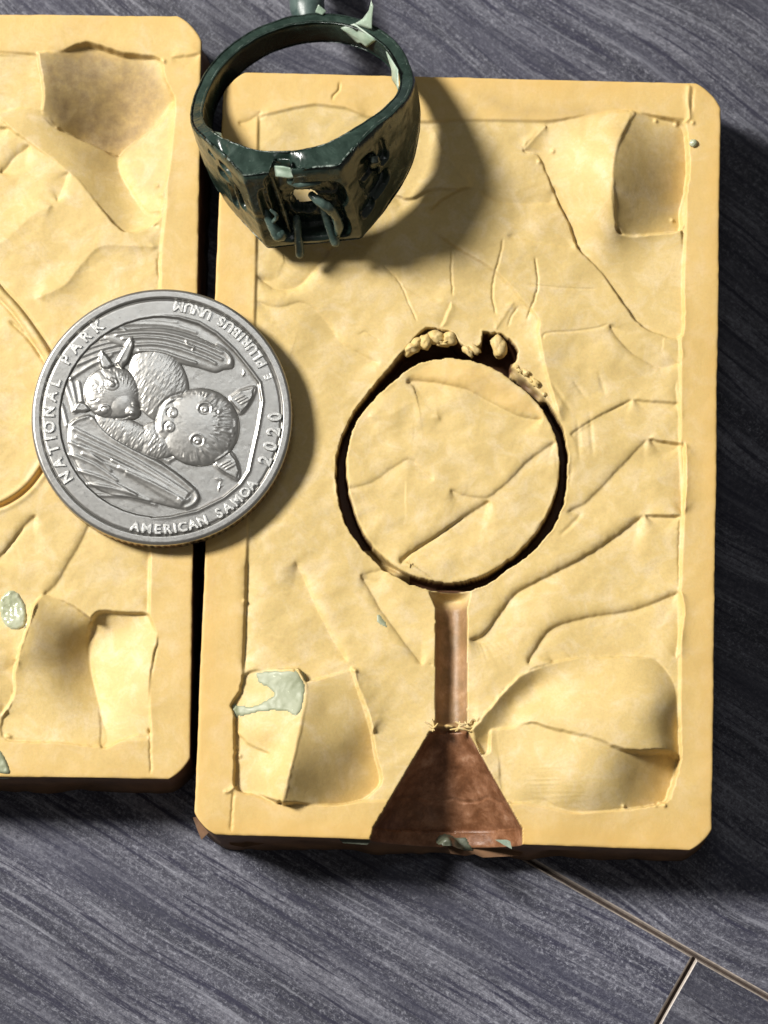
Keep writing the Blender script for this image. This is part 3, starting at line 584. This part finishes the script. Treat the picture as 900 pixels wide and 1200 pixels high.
def film(name, poly, hfun, mat, parent, seed, thick=.8, step=1.6, label=None, wav=.5):
    """a thin film that lies on the relief: hfun gives the height below it in px"""
    poly = smooth_line(list(poly)+[poly[0]], 5)[:-1]
    x0, y0 = poly.min(0)-2; x1, y1 = poly.max(0)+2
    gx, gy = np.meshgrid(np.arange(x0, x1, step), np.arange(y0, y1, step))
    d = inside_dist(gx.ravel()+.7*lattice(gx.ravel()/3, gy.ravel()/3, seed), gy.ravel(), poly)
    hb = hfun(gx.ravel(), gy.ravel()).reshape(gx.shape)
    for _ in range(7):
        q_ = np.pad(hb, 1, 'edge'); hb = (q_[1:-1, 1:-1]*2+q_[:-2, 1:-1]+q_[2:, 1:-1]+q_[1:-1, :-2]+q_[1:-1, 2:])/6
    h = hb.ravel()+np.where(d > -.5, thick*np.sqrt(np.clip((d+.5)/3, 0, 1))*(1+wav*fbm(gx.ravel()/6, gy.ravel()/6, seed)), -1.5)
    V = px(gx.ravel(), gy.ravel(), 0*gx.ravel()); V[:, 2] = h*S
    Fc = grid_faces(*gx.shape); keep = (d[Fc] > -2.2).any(1); Fc = Fc[keep][:, ::-1]
    used, inv = np.unique(Fc, return_inverse=True); V = V[used]; Fc = inv.reshape(Fc.shape)
    return part(name, V, Fc, mat, parent, True, label)
# sampler of the finished relief
def sampler(root):
    ob = [c for c in root.children if c.name.startswith('casting_block')][0]
    co = np.empty(len(ob.data.vertices)*3, np.float32); ob.data.vertices.foreach_get('co', co); co = co.reshape(-1, 3)
    top = co[:, 2] > -.6; co = co[top]
    cell = .02; key = {}
    ix = np.floor(co[:, :2]/cell).astype(int)
    for (a, b), z in zip(map(tuple, ix), co[:, 2]):
        k = key.get((a, b)); 
        if k is None or z > k: key[(a, b)] = z
    def f(x, y):
        p = P(x, y, 0); q = np.floor(p[..., :2]/cell).astype(int)
        out = []
        for a, b in q.reshape(-1, 2):
            vals = [key[(a+i, b+j)] for i in (-1, 0, 1) for j in (-1, 0, 1) if (a+i, b+j) in key]
            out.append((np.mean(vals)) if vals else -.02)
        return np.array(out)/S
    return f
sr = sampler(mould_r); sl = sampler(mould_l)
film('wax_film', [(300,789),(320,786),(345,787),(354,792),(357,806),(355,825),(350,838),(343,839),(336,834),(315,833),(298,835),(285,838),(276,836),(275,828),(284,826),(292,829),(305,825),(318,818),(322,813),(314,805),(305,800)], sr, SMEAR, mould_r, 3, .9, label='shiny grey-green wax film on the raised flap')
film('wax_speck', [(441,719),(446,721),(450,727),(454,734),(449,733),(443,728)], sr, SMEAR, mould_r, 8, .9)
film('wax_speck', [(516,974),(524,972),(534,976),(546,976),(551,982),(553,989),(530,989),(515,985)], sr, RESID, mould_r, 12, 1.0, label='grey wax stuck in the mouth of the funnel')
film('wax_drop', [(5,696),(12,692),(20,695),(27,705),(30,718),(29,730),(22,737),(12,736),(4,728),(0,715),(0,703)], sl, BLOBW, mould_l, 15, 3.4, 1.3, label='oval clear wax drop')
film('wax_speck', [(-8,878),(0,880),(6,890),(10,900),(12,908),(2,909),(-10,908)], sl, SMEAR, mould_l, 19, 3)
V, Fc = blob(px(812.5,168,.5), (5*S, 5*S, 4*S), 5, .15, 16); part('bubble', V, Fc, BLOBW, mould_r)
# flakes of flash hanging under the front edge
def flake(pts, z0, z1, mat, name, parent, th=.012):
    p = np.array(pts, float); n = len(p); zz = np.linspace(z0, z1, n)
    T = np.array([P(a, b, z) for (a, b), z in zip(p, zz)]); B = T.copy(); B[:, 2] -= th
    V = np.vstack([T, B]); Fc = [tuple(range(n)), tuple(range(2*n-1, n-1, -1))]+[(i, i+n, (i+1) % n+n, (i+1) % n) for i in range(n)]
    return part(name, V, Fc, mat, parent, False)
flake([(226,958),(231,972),(236,984),(244,976),(252,980),(248,970),(238,955)], -.62, -.6, SIDE, 'flash_flake', mould_r)
flake([(262,976),(270,990),(285,993),(303,990),(322,985),(318,976)], -.6, -.6, SIDE, 'flash_flake', mould_r)
flake([(520,984),(528,1000),(545,1003),(556,1001),(566,1005),(585,1004),(610,1003),(622,986)], -.6, -.6, SIDE, 'flash_flake', mould_r)
flake([(396,982),(402,988),(430,990),(434,987),(433,982)], -.08, -.08, RESID, 'wax_flake', mould_r, .006)
flake([(580,984),(590,990),(600,995),(598,986),(594,984)], -.06, -.06, WAXP, 'wax_flake', mould_r, .006)

# ------------------------------------------------------------------ coin
# coin coordinates: traced at 2.647 x photo pixels, centre (449,447), radius 400
CS = 1.214/400
NA, ND = 952, 300
ang = np.arange(NA)*2*math.pi/NA
rad = np.r_[np.linspace(2, 372, ND-70), np.linspace(373, 400, 70)]
A2, R2 = np.meshgrid(ang, rad); CX = 449+R2*np.cos(A2); CY = 447-R2*np.sin(A2)
fc = Field(CX, CY); rr = R2.ravel(); X, Y = fc.X, fc.Y
inner = [(449,133),(500,138),(560,156),(615,190),(670,242),(715,298),(748,343),(757,400),(745,480),(728,560),(716,618),(690,658),(640,700),(560,740),(480,758),(420,762)]
for t in np.linspace(math.radians(265), math.radians(95), 22): inner.append((449+314*math.cos(t), 447-314*math.sin(t)))
fi = inside_dist(X, Y, np.array(inner))
H = 6.0*sstep(-fi/5+.5)                                            # text ledge
H += 3.2*np.exp(-((fi+2)/5.0)**2)*sstep((X-380)/200)                # raised line on the right
H -= 3.5*np.exp(-((rr-369)/4.0)**2)
H = np.where(rr > 369, H+5.5*sstep((rr-369)/7)-1.0*sstep((rr-389)/10), H)
H = np.where(rr > 391, H-5.0*((rr-391)/9)**2, H)
def raise_poly(poly, h, wid, sm=True):
    global REL
    p = smooth_line(list(poly)+[poly[0]], 5)[:-1] if sm else np.array(poly, float)
    i = fc.near(p, 4); d = inside_dist(X[i], Y[i], p); v = h*np.sqrt(np.clip(d/wid, 0, 1)*(2-np.clip(d/wid, 0, 1)))
    REL[i] = np.maximum(REL[i], v); return i, d
def dome(cx, cy, rx, ry, h, rot=0, add=False, pw=1.0):
    global REL
    c, s = math.cos(rot), math.sin(rot); dx = X-cx; dy = Y-cy; a = (dx*c+dy*s)/rx; b = (-dx*s+dy*c)/ry
    v = h*np.clip(1-(a*a+b*b), 0, 1)**(.5*pw)
    REL = REL+v if add else np.maximum(REL, v)
    return sstep((1-(a*a+b*b))*4)
def ridge(pts, h, wid, base=None):
    global REL
    p = smooth_line(pts); i = fc.near(p, 3*wid); d, sd, al, L = line_dist(X[i], Y[i], p)
    REL[i] += h*np.exp(-(d/wid)**2)*sstep(al/12+.2)*sstep((L-al)/12+.2)
REL = np.zeros(X.shape)
# fan of wing folds on the left
for a, b in (((355,200),(250,205)),((350,205),(215,232)),((345,215),(195,258)),((330,235),(180,285)),((300,250),(160,330)),((185,440),(145,330)),((190,430),(165,320)),((205,420),(190,330)),((160,480),(138,400)),((340,180),(290,165)),((215,470),(250,560))):
    ridge([a, ((a[0]+b[0])/2, (a[1]+b[1])/2-6), b], 4.5, 6)
# upper wing
raise_poly([(262,192),(300,182),(360,172),(450,168),(540,190),(610,222),(650,245),(668,270),(667,295),(640,300),(612,309),(560,294),(500,280),(450,262),(400,252),(360,252),(330,230),(290,215)], 9, 16)
for pts in ([(300,190),(380,182),(470,188),(560,215),(640,250)],[(320,202),(400,198),(480,208),(570,240),(640,272)],[(360,222),(430,220),(500,235),(580,265),(620,285)],[(370,240),(440,243),(500,262),(560,282)]): ridge(pts, 4.5, 5)
ridge([(610,222),(640,240),(660,265),(658,290)], 5, 8); ridge([(520,205),(530,225),(545,230),(540,245)], 3, 4)
ridge([(300,162),(380,155),(470,160),(560,185)], 3, 6); ridge([(330,150),(420,143),(500,152)], 2.5, 6)
# lower wing
raise_poly([(163,470),(185,452),(232,442),(262,480),(300,512),(350,540),(400,566),(440,580),(480,612),(520,640),(552,668),(568,698),(552,722),(515,735),(440,718),(360,700),(290,688),(230,655),(190,600),(165,540)], 9, 16)
for k in range(7):
    a = (172+10*k, 480+26*k) if k < 4 else (205+22*k, 560+20*(k-3))
    ridge([a, ((a[0]+540)/2, (a[1]+705)/2-18+6*k), (540-4*k, 690+6*k)], 4.2, 6)
ridge([(232,445),(300,515),(400,572),(480,618),(552,680)], 6, 7); ridge([(166,475),(190,455),(232,443)], 5, 6)
ridge([(520,735),(548,722),(562,700),(550,672)], 5, 7); ridge([(500,700),(520,712),(540,700)], 4, 6)
for a, b in (((160,560),(320,650)),((180,610),(380,695)),((215,655),(420,712)),((240,690),(440,722)),((160,520),(300,620))): ridge([a, ((a[0]+b[0])/2, (a[1]+b[1])/2-10), b], 4, 5)
ridge([(380,545),(410,560),(440,572),(480,590)], 4, 7); ridge([(470,585),(490,575),(505,560)], 4, 5)
# body of the parent
fur1 = dome(440, 345, 88, 125, 20, -.35); fur2 = dome(350, 500, 120, 42, 14, .45); fur3 = dome(440, 520, 70, 60, 16)
# small head
h1 = dome(297, 372, 88, 84, 30, .2)
dome(355, 430, 30, 26, 32, .3); dome(322, 405, 60, 56, 30, .6)
for (ex, ey) in ((297,347),(275,430)):
    dome(ex, ey, 22, 20, 3.5, 0, True); ridge([(ex-17,ey+4),(ex-10,ey-14),(ex+8,ey-15),(ex+17,ey)], 3, 4); dome(ex, ey, 10, 10, 4, 0, True)
dome(366, 408, 9, 9, 3.5, 0, True); dome(360, 440, 8, 8, 3, 0, True); ridge([(372,425),(385,420),(382,400)], -4, 4); ridge([(300,452),(330,452),(352,445),(375,448)], -5, 4)
raise_poly([(262,238),(280,255),(300,285),(285,300),(265,298),(255,265)], 22, 10, False); ridge([(262,240),(258,270),(266,296)], 5, 5)
raise_poly([(360,192),(362,225),(345,270),(325,300),(305,278),(330,232),(348,198)], 24, 12, False); ridge([(352,200),(330,240),(310,280)], 5, 5); ridge([(360,205),(352,245),(335,285)], 5, 5)
raise_poly([(172,432),(195,398),(215,405),(232,425),(215,432)], 18, 8, False); ridge([(174,430),(197,400)], 5, 4)
# big head
h2 = dome(566, 480, 122, 121, 33, .1, False, .8)
sn = dome(478, 462, 48, 72, 27, .25)
ridge([(520,372),(480,385),(448,410),(432,450),(432,490),(445,515)], -2.5, 5); ridge([(515,388),(478,398),(455,425),(447,460),(450,500)], 3.5, 6)
for (nx, ny) in ((485,437),(477,481)): dome(nx, ny, 15, 17, 5, 0, True); dome(nx-5, ny+2, 6, 6, -4, 0, True); ridge([(nx-16,ny+10),(nx-18,ny-6),(nx-6,ny-18)], -4, 4)
for (ex, ey) in ((582,425),(560,524)):
    dome(ex, ey, 21, 19, -4, 0, True); dome(ex+1, ey, 13, 12, 6, 0, True); dome(ex-3, ey+3, 5, 5, -3, 0, True); ridge([(ex-20,ey+6),(ex-16,ey-12),(ex+2,ey-20),(ex+19,ey-8),(ex+20,ey+10)], 2.6, 4.5)
for e in ([(655,392),(690,368),(733,357),(728,385),(712,415),(692,436),(680,420)], [(612,590),(640,572),(660,560),(678,585),(687,618),(682,642),(650,625),(625,608)]):
    raise_poly(e, 12, 9, False)
    cx_, cy_ = np.mean(e, 0); raise_ = smooth_line(e+[e[0]]); ridge(e+[e[0]], 6, 5)
    for k in (-1, 0, 1): ridge([(cx_-18+k*8, cy_+8+k*6), (cx_+16+k*8, cy_-10+k*6)], 3, 3)
# fur
def fur(mask, cx, cy, amp, nstreak=46):
    global REL
    th = np.arctan2(Y-cy, X-cx); r_ = np.hypot(X-cx, Y-cy)
    REL = REL+amp*mask*lattice(th*nstreak/3.1416, r_/14+2*lattice(th*3, r_/30, 2), 66)
fur(h2*sstep((np.hypot((X-515), (Y-470))-85)/30), 515, 470, 2.4, 64); fur(h1*sstep((np.hypot(X-320, Y-405)-45)/25), 330, 400, 1.6, 50)
for m_, s_ in ((fur1, 1), (fur2, 2), (fur3, 3)): REL = REL+.8*m_*(1-h1)*(1-h2)*(1-sn)*(lattice((X+.6*Y)/5, (Y-.6*X)/15, s_)+.6*lattice((X+.3*Y)/9, (Y-.3*X)/22, s_+5))
REL += np.where(fi > 4, 1.0, 0)*.5*fbm(X/20, Y/20, 5, 3)
for mk in ([(697,297),(702,310),(696,322)], [(692,312),(704,318)], [(632,648),(628,665),(626,682)], [(638,660),(622,672)], [(300,138),(312,130)], [(615,640),(640,645)]): ridge(mk, 3, 2.5)
H = H+REL*sstep((fi+2)/6)*.44
H += .12*fbm(X/14, Y/14, 9, 3)
# grime in the recesses: from the local curvature of the relief
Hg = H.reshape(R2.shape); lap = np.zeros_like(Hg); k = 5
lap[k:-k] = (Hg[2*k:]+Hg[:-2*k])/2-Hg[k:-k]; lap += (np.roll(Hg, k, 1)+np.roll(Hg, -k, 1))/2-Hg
grime_shade = np.clip(lap.ravel()/5, 0, 1)*.5*(rr > 60); grime_shade = np.maximum(grime_shade, np.exp(-((rr-369.5)/2.0)**2)*.85)
grime_shade = np.maximum(grime_shade, .7*np.exp(-((fi-1)/2.2)**2)*sstep((520-X)/200))  # left step of the text ledge: its shade painted as a dark line
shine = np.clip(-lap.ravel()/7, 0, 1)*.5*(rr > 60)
reed = .5+.5*np.cos(119*A2[0]); verts = np.stack([(X-449)*CS, (447-Y)*CS, H*CS], -1)
nr, nc = R2.shape; last = verts[-nc:].copy(); rings = []
ca, sa = np.cos(ang), np.sin(ang)
for zz, ro, am in ((-.010, 401.2, 0), (-.022, 402, 1), (-.055, 402.3, 1), (-.095, 402.3, 1), (-.135, 402, 1), (-.155, 400.5, 0), (-.165, 392, 0)):
    r_ = (ro-am*3.2*reed)*CS; rings.append(np.stack([r_*ca, r_*sa, 0*ca+zz+0*r_], -1))
V = np.vstack([verts]+rings+[[[0, 0, -.165]], [[0, 0, verts[0, 2]]]])
Fq = [grid_faces(nr+len(rings), nc, True)]
Fc = Fq[0].tolist(); nv = len(V)
lr = (nr+len(rings)-1)*nc
for k_ in range(nc): Fc.append([lr+k_, nv-2, nv-2, lr+(k_+1) % nc]); Fc.append([(k_+1) % nc, nv-1, nv-1, k_])
quads = np.array([q for q in Fc[:len(Fq[0])]]); tris = [(lr+k_, lr+(k_+1) % nc) for k_ in range(nc)]
cme = bpy.data.meshes.new('coin_disc')
tri = [(q[0], q[1], q[3]) for q in Fc[len(Fq[0]):]]
allf = np.concatenate([quads.ravel(), np.array(tri).ravel()]); starts = np.r_[np.arange(len(quads))*4, len(quads)*4+np.arange(len(tri))*3]
cme.vertices.add(len(V)); cme.vertices.foreach_set('co', V.astype(np.float32).ravel()); cme.loops.add(len(allf)); cme.polygons.add(len(starts))
cme.loops.foreach_set('vertex_index', allf.astype(np.int32)); cme.polygons.foreach_set('loop_start', starts.astype(np.int32)); cme.update(calc_edges=True); cme.validate()
cme.polygons.foreach_set('use_smooth', np.full(len(cme.polygons), True))
_bm = bmesh.new(); _bm.from_mesh(cme); bmesh.ops.recalc_face_normals(_bm, faces=_bm.faces); _bm.to_mesh(cme); _bm.free()
z_ = np.zeros(len(V)); g_ = z_.copy(); g_[:len(grime_shade)] = grime_shade; h_ = z_.copy(); h_[:len(shine)] = shine; e_ = z_.copy()
e_[nr*nc:nr*nc+len(rings)*nc] = np.tile(.25+.5*(fbm(ang*7, ang*0, 3) > 0), len(rings)); g_[nr*nc+nc:nr*nc+6*nc] = np.tile(.1+.75*reed, 5)
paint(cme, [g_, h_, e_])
cp = P(189.5, 488.5, .17)
coin = thing('coin', (cp[0], cp[1], .175), 'silver coin with two bat heads lying across the gap between the mould halves', 'coin')
coin.rotation_euler = (math.radians(.6), math.radians(-.9), 0)
disc = new_obj('coin_disc', cme, coin, (COIN,))
LET = mat_plain('coin_letter_metal', (.60, .60, .58), .36, 30, .15, .8)
def letters(text, a0, a1, r, size, inward, h0):
    """letters spread between the angles of the first and last one"""
    cu = bpy.data.curves.new('t', 'FONT'); cu.size = 1; cu.extrude = .07; cu.bevel_depth = .022; cu.bevel_resolution = 1; cu.align_x = 'CENTER'; cu.offset = .022
    bm = bmesh.new(); n = len(text)
    wd = {'I': .5, 'M': 1.25, ' ': .75, 'N': 1.05, 'E': .9, 'L': .85}
    ws = [wd.get(c, 1) for c in text]; cum = [0]
    for i in range(1, n): cum.append(cum[-1]+(ws[i-1]+ws[i])/2)
    for c, q in zip(text, cum):
        if c == ' ': continue
        a = math.radians(a0+(a1-a0)*(q/cum[-1] if n > 1 else 0))
        cu.body = c; o = bpy.data.objects.new('t', cu); col.objects.link(o)
        dg = bpy.context.evaluated_depsgraph_get(); dg.update(); me = bpy.data.meshes.new_from_object(o.evaluated_get(dg)); col.objects.unlink(o); bpy.data.objects.remove(o)
        rot = a+math.pi/2 if inward else a-math.pi/2
        M = Matrix.Translation((r*CS*math.cos(a), r*CS*math.sin(a), h0*CS)) @ Matrix.Rotation(rot, 4, 'Z') @ Matrix.Diagonal((size*CS*1.0, size*CS, size*CS, 1)) @ Matrix.Translation((0, -.36, 0))
        me.transform(M); me.name = 'letter'; me.materials.clear(); new_obj('letter', me, coin, (LET,))
letters('NATIONAL PARK', 213, 125.5, 347, 46, False, 7.4)
letters('AMERICAN SAMOA', -102.5, -37.5, 350, 40, True, 7.4)
letters('E', 20.5, 20.5, 349, 32, True, 6.2)
letters('PLURIBUS UNUM', 28.2, 81.8, 347, 42, True, 7.4)
letters('2020', -23.5, -0.5, 347, 54, True, 7.6)

# ------------------------------------------------------------------ wax ring
RT = math.radians(22)                        # the ring leans back over the top edge of the moulds
ring = thing('wax_ring', (0, 0, 0), 'dark green wax signet ring with open prong setting leaning over both moulds', 'ring')
rc = P(358, 128, .30)
ring.location = Vector(rc)
ring.matrix_world = Matrix.Translation(Vector(rc)) @ (Matrix.Rotation(math.radians(-3), 4, 'Z') @ Matrix.Rotation(math.radians(-12), 4, 'Y') @ Matrix.Rotation(-RT, 4, 'X') @ Matrix.Rotation(math.radians(7), 4, 'Z'))
Ri = 117.0
N = 720
phi = np.arange(N)*2*math.pi/N               # 0 = head direction (-Y), measured round
# concentrate samples on the head
phi = phi - .55*np.sin(phi)*1.0
sx = np.sin(phi); cx = np.cos(phi)           # local x = R sin, local y = -R cos
head_half, head_y = 57.0, 150.0
def outer_profile(phi):
    s_, c_ = np.sin(phi), np.cos(phi); Rs = 134.5
    R = np.full(phi.shape, Rs)
    flat = np.where(c_ > .3, head_y/np.maximum(c_, .3), 1e9)
    # straight shoulder from the head corner tangent to the band
    cxr, cyr = head_half, head_y; dd = math.hypot(cxr, cyr); al = math.atan2(cxr, cyr); tg = math.acos(Rs/dd)
    nang = al+tg                              # normal direction of the tangent line
    sh = Rs/np.maximum(np.cos(np.abs(phi)-nang), .2)
    inz = np.abs(phi) < nang
    R = np.where(inz, np.minimum(flat, sh), Rs)
    return R
ph = (phi+math.pi) % (2*math.pi)-math.pi
Ro = outer_profile(ph)
k = 3; Ro = np.convolve(np.r_[Ro[-k:], Ro, Ro[:k]], np.ones(2*k+1)/(2*k+1), 'valid')
hw = 19+51*sstep((np.cos(ph)+.55)/1.45)**1.6        # half axial width
zc = 0.0
MO, MN, MI, MF = 84, 22, 34, 18
cross = []; tags = []
for j in range(MO): cross.append((1.0, -1+2*j/(MO-1))); tags.append('o')
for j in range(1, MN): cross.append((1-j/MN, 1.0)); tags.append('n')
for j in range(MI): cross.append((0.0, 1-2*j/(MI-1))); tags.append('i')
for j in range(1, MF): cross.append((j/MF, -1.0)); tags.append('f')
M = len(cross); q = np.array(cross)
Rr = Ri+(Ro[:, None]-Ri)*q[None, :, 0]; Zz = hw[:, None]*q[None, :, 1]
# rounded arrises
ed = np.abs(q[:, 1])[None, :]*hw[:, None]; dz = hw[:, None]-ed
isO = np.array([t == 'o' for t in tags]); isI = np.array([t == 'i' for t in tags]); isN = np.array([t == 'n' for t in tags])
rnd = 4.6*np.exp(-dz/3.4)
Rr[:, isO] -= rnd[:, isO]; Rr[:, isI] += .8*rnd[:, isI]
thick = (Ro-Ri)[:, None]; dr_o = thick*(1-q[None, :, 0]); dr_i = thick*q[None, :, 0]
nf = np.array([t in 'nf' for t in tags])
Zz[:, nf] -= (np.sign(q[:, 1])[None, :]*(2.0*np.exp(-dr_o/3)+1.2*np.exp(-dr_i/2)))[:, nf]
xl = Rr*np.sin(ph)[:, None]
arc = np.repeat(ph[:, None], M, 1)
# carved openings of the head and shoulders (depth taken from the outer surface)
def dent(cx_, cz, rx, rz, dep, pw=4, rough=0.0, wob=0):
    a = (xl-cx_)/rx; b = (Zz-cz)/rz
    v = (np.abs(a)**pw+np.abs(b)**pw)
    m = sstep((1-v)*2.2)*(np.cos(arc) > .15)
    return dep*m
D = np.zeros_like(Rr)
D = np.maximum(D, dent(2, -6, 46, 54, 24, 5)); D = np.maximum(D, dent(30, 20, 26, 26, 26, 3)); D = np.maximum(D, dent(-20, 44, 16, 22, 16, 3)); 
D = np.maximum(D, dent(-38, 14, 10, 30, 13, 3)); D = np.maximum(D, dent(32, -38, 18, 22, 24, 3)); D = np.maximum(D, dent(-14, 62, 14, 14, 16, 3))
D = np.maximum(D, dent(80, 18, 11, 26, 15, 3)); D = np.maximum(D, dent(97, 22, 6, 20, 9, 3)); D = np.maximum(D, dent(84, -18, 15, 16, 11, 3)); D = np.maximum(D, dent(70,-30,9,14,9,3))
D = np.maximum(D, dent(-84, 44, 8, 7, 12, 3)); D = np.maximum(D, dent(-92, 20, 7, 8, 10, 3)); D = np.maximum(D, dent(-74, 4, 5, 22, 8, 3)); D = np.maximum(D, dent(-102, 42, 5, 5, 7, 3)); D = np.maximum(D, dent(-86, -12, 5, 22, 6, 3))
D = np.minimum(D, (Ro-Ri)[:, None]-4.0)*np.clip(q[None, :, 0]*1.0, 0, 1)
D *= (1+.12*fbm(xl/14, Zz/14, 14, 2))
hx, hz, hr, hrz = -1, -13, 18, 18
hole = ((xl-hx)/hr)**2+((Zz-hz)/hrz)**2+.12*lattice(xl/6, Zz/6, 3)
front = (np.cos(arc) > .3)
mm = sstep((1.45-hole)/.4)*front*isO[None, :]
Rn = Rr-D*(isO[None, :] | isN[None, :])
Rn = Rn*(1-mm)+(Ri+.3)*mm
# near rim carved where the head's opening breaks through
bite = np.exp(-(((xl+4)/15)**2+((Rr-139)/12)**2))*front*(Zz > 0)
Zz = Zz-14*bite*isN[None, :]
bite2 = np.exp(-(((xl+84)/9)**2+((Rr-132)/9)**2))*front*(Zz > 0); Zz = Zz-9*bite2*isN[None, :]
Rn = Rn+1.3*fbm(xl/16, Zz/16, 51, 2)*isO[None, :]*sstep((np.cos(arc)-.2)/.4)
Rn = Rn+(.7*fbm(arc*7, Zz/22, 21, 2)+.15*fbm(arc*40, Zz/6, 25, 2))*(~isI[None, :])+.5*fbm(arc*7, Zz/26, 27, 2)
Zz = Zz+(1.0*fbm(arc*6, Rr/30, 29, 2)+.2*fbm(arc*50, Rr/8, 33, 2))
V = np.stack([Rn*np.sin(ph)[:, None], -Rn*np.cos(ph)[:, None], Zz], -1).reshape(-1, 3)*S
Fa = grid_faces(N, M, True); wrap = np.stack([(N-1)*M+np.arange(M), np.arange(M), (np.arange(M)+1) % M, (N-1)*M+(np.arange(M)+1) % M], -1)
Fa = np.vstack([Fa, wrap])
hv = (hole < 1.0) & front & (isO | isI)[None, :]; hvf = hv.reshape(-1); keep = ~hvf[Fa].all(1); Fa = Fa[keep]
def rpart(name, V, Fc, mat, parent=None, smooth=True, label=None):
    me = mesh(name, V, Fc, smooth); b = bmesh.new(); b.from_mesh(me); bmesh.ops.recalc_face_normals(b, faces=b.faces); b.to_mesh(me); b.free()
    o = new_obj(name, me, parent or ring, (mat,))
    if label: o['label'] = label
    return o
band = rpart('band', V, Fa, WAX)
def hp(x, y, out=0):
    """point on the head face from photo pixels of the head (x, y), out = px proud of the face"""
    return np.array([(x-350)*1.0, -(head_y+out), 70-(y-206)*1.62])*S
for n_, (pts, r) in enumerate([([(364,237,-4),(373,240,4),(382,247,6),(386,258,4),(386,270,4),(381,281,2)], [4.4, 5.4, 6.0, 5.0, 5.6, 3.6]), ([(370,258,-14),(373,272,-2),(377,286,6)], [4.2, 4.6, 6.0]),
        ([(336,268,-12),(334,282,0),(332,294,8)], [4.4, 5.0, 5.4]), ([(304,252,-6),(309,262,3),(314,270,7)], [4, 6, 8]), ([(345,220,-6),(356,222,-2),(376,224,-5)], [5.5, 5.0, 4.0]), ([(306,262,2),(318,252,3),(313,246,0)], [2.6, 2.6, 1.8])]):
    T, Fc = tube([hp(*p) for p in pts], [a*S for a in r], 14, rough=.10, seed=n_); rpart('prong', T, Fc, mat_wax('prong_wax', (.035, .062, .055), (.13, .18, .15), .2) if n_ == 0 else bpy.data.materials['prong_wax'])
T, Fc = blob(hp(317,270,8), (7*S, 6*S, 8*S), 4, .25, 20); rpart('wax_bead', T, Fc, bpy.data.materials['prong_wax'])
T, Fc = blob(np.array([(436-352)*1.02, -103, 18])*S, (8*S, 9*S, 11*S), 9, .3, 20); rpart('wax_bead', T, Fc, WAX)
# bars inside the opening
for pts in ([(320,215,-20),(322,250,-18),(324,285,-12)], [(310,284,-4),(350,290,-5),(405,287,-4)]):
    T, Fc = tube([hp(*p) for p in pts], 3.2*S, 10, rough=.1, seed=5); rpart('setting_bar', T, Fc, WAX)
def rim_film(pts, lift, mat, name, label=None, th=1.2):
    """a thin ragged flake given by ring coordinates (radius px, angle deg from the head, axial px)"""
    T = []
    for (r, a, z) in pts: t = math.radians(a); T.append(np.array([r*math.sin(t), -r*math.cos(t), z])*S)
    T = np.array(T); n = len(T); c = T.mean(0); nrm = np.cross(T[1]-T[0], T[n//2]-T[0]); nrm /= np.linalg.norm(nrm)+1e-9
    B = T-nrm*th*S; c2 = c+nrm*.8*S; V = np.vstack([T, B, [c2], [c-nrm*th*S]]); Fc = []
    for i in range(n): j = (i+1) % n; Fc += [(i, j, 2*n), (j+n, i+n, 2*n+1), (i, i+n, j+n, j)]
    o = rpart(name, V, Fc, mat, None, True, label); b = bmesh.new(); b.from_mesh(o.data)
    bmesh.ops.subdivide_edges(b, edges=b.edges, cuts=3, use_grid_fill=True, fractal=.012, seed=len(V)); b.to_mesh(o.data); b.free(); return o
rim_film([(116,158,14),(115,152,2),(114,148,-4),(113,144,2),(113,140,-2),(115,136,8),(118,132,18),(122,150,21)], 0, WAXP, 'wax_flake', 'pale green flake on the inside of the band')
rim_film([(122,150,20),(128,146,26),(136,143,38),(142,142,52),(139,140,48),(130,139,34),(124,138,22)], 0, WAXP, 'wax_flake', 'pale curl of wax standing on the rim')
rim_film([(114,118,26),(113,112,14),(108,104,6),(112,98,0),(113,92,10),(115,88,22),(117,100,29)], 0, WAXP, 'wax_flake')
rim_film([(115,72,36),(112,68,30),(114,66,40),(118,69,42)], 0, WAXP, 'wax_flake'); rim_film([(116,-42,52),(110,-46,50),(112,-52,46),(108,-58,42),(116,-62,44),(119,-50,52)], 0, WAXP, 'wax_flake')
rim_film([(136,-9,66),(140,-4,70),(143,2,66),(150,6,60),(148,-2,58),(146,-8,60)], 0, WAXP, 'wax_flake')
rim_film([(128,170,20),(133,168,22),(136,172,30),(131,174,22)], 0, WAXP, 'wax_flake')
# sprue from the back of the band down to the tabletop
T, Fc = tube([np.array(p)*S for p in ((0,146,-2),(-1,158,-2),(-3,190,-2),(-4,230,-2),(-5,262,-2))], [17*S, 21*S, 21*S, 21*S, 21*S], 40, rough=.012, seed=3); rpart('sprue', T, Fc, mat_wax('sprue_wax', (.035, .06, .055), (.10, .14, .125), .3))
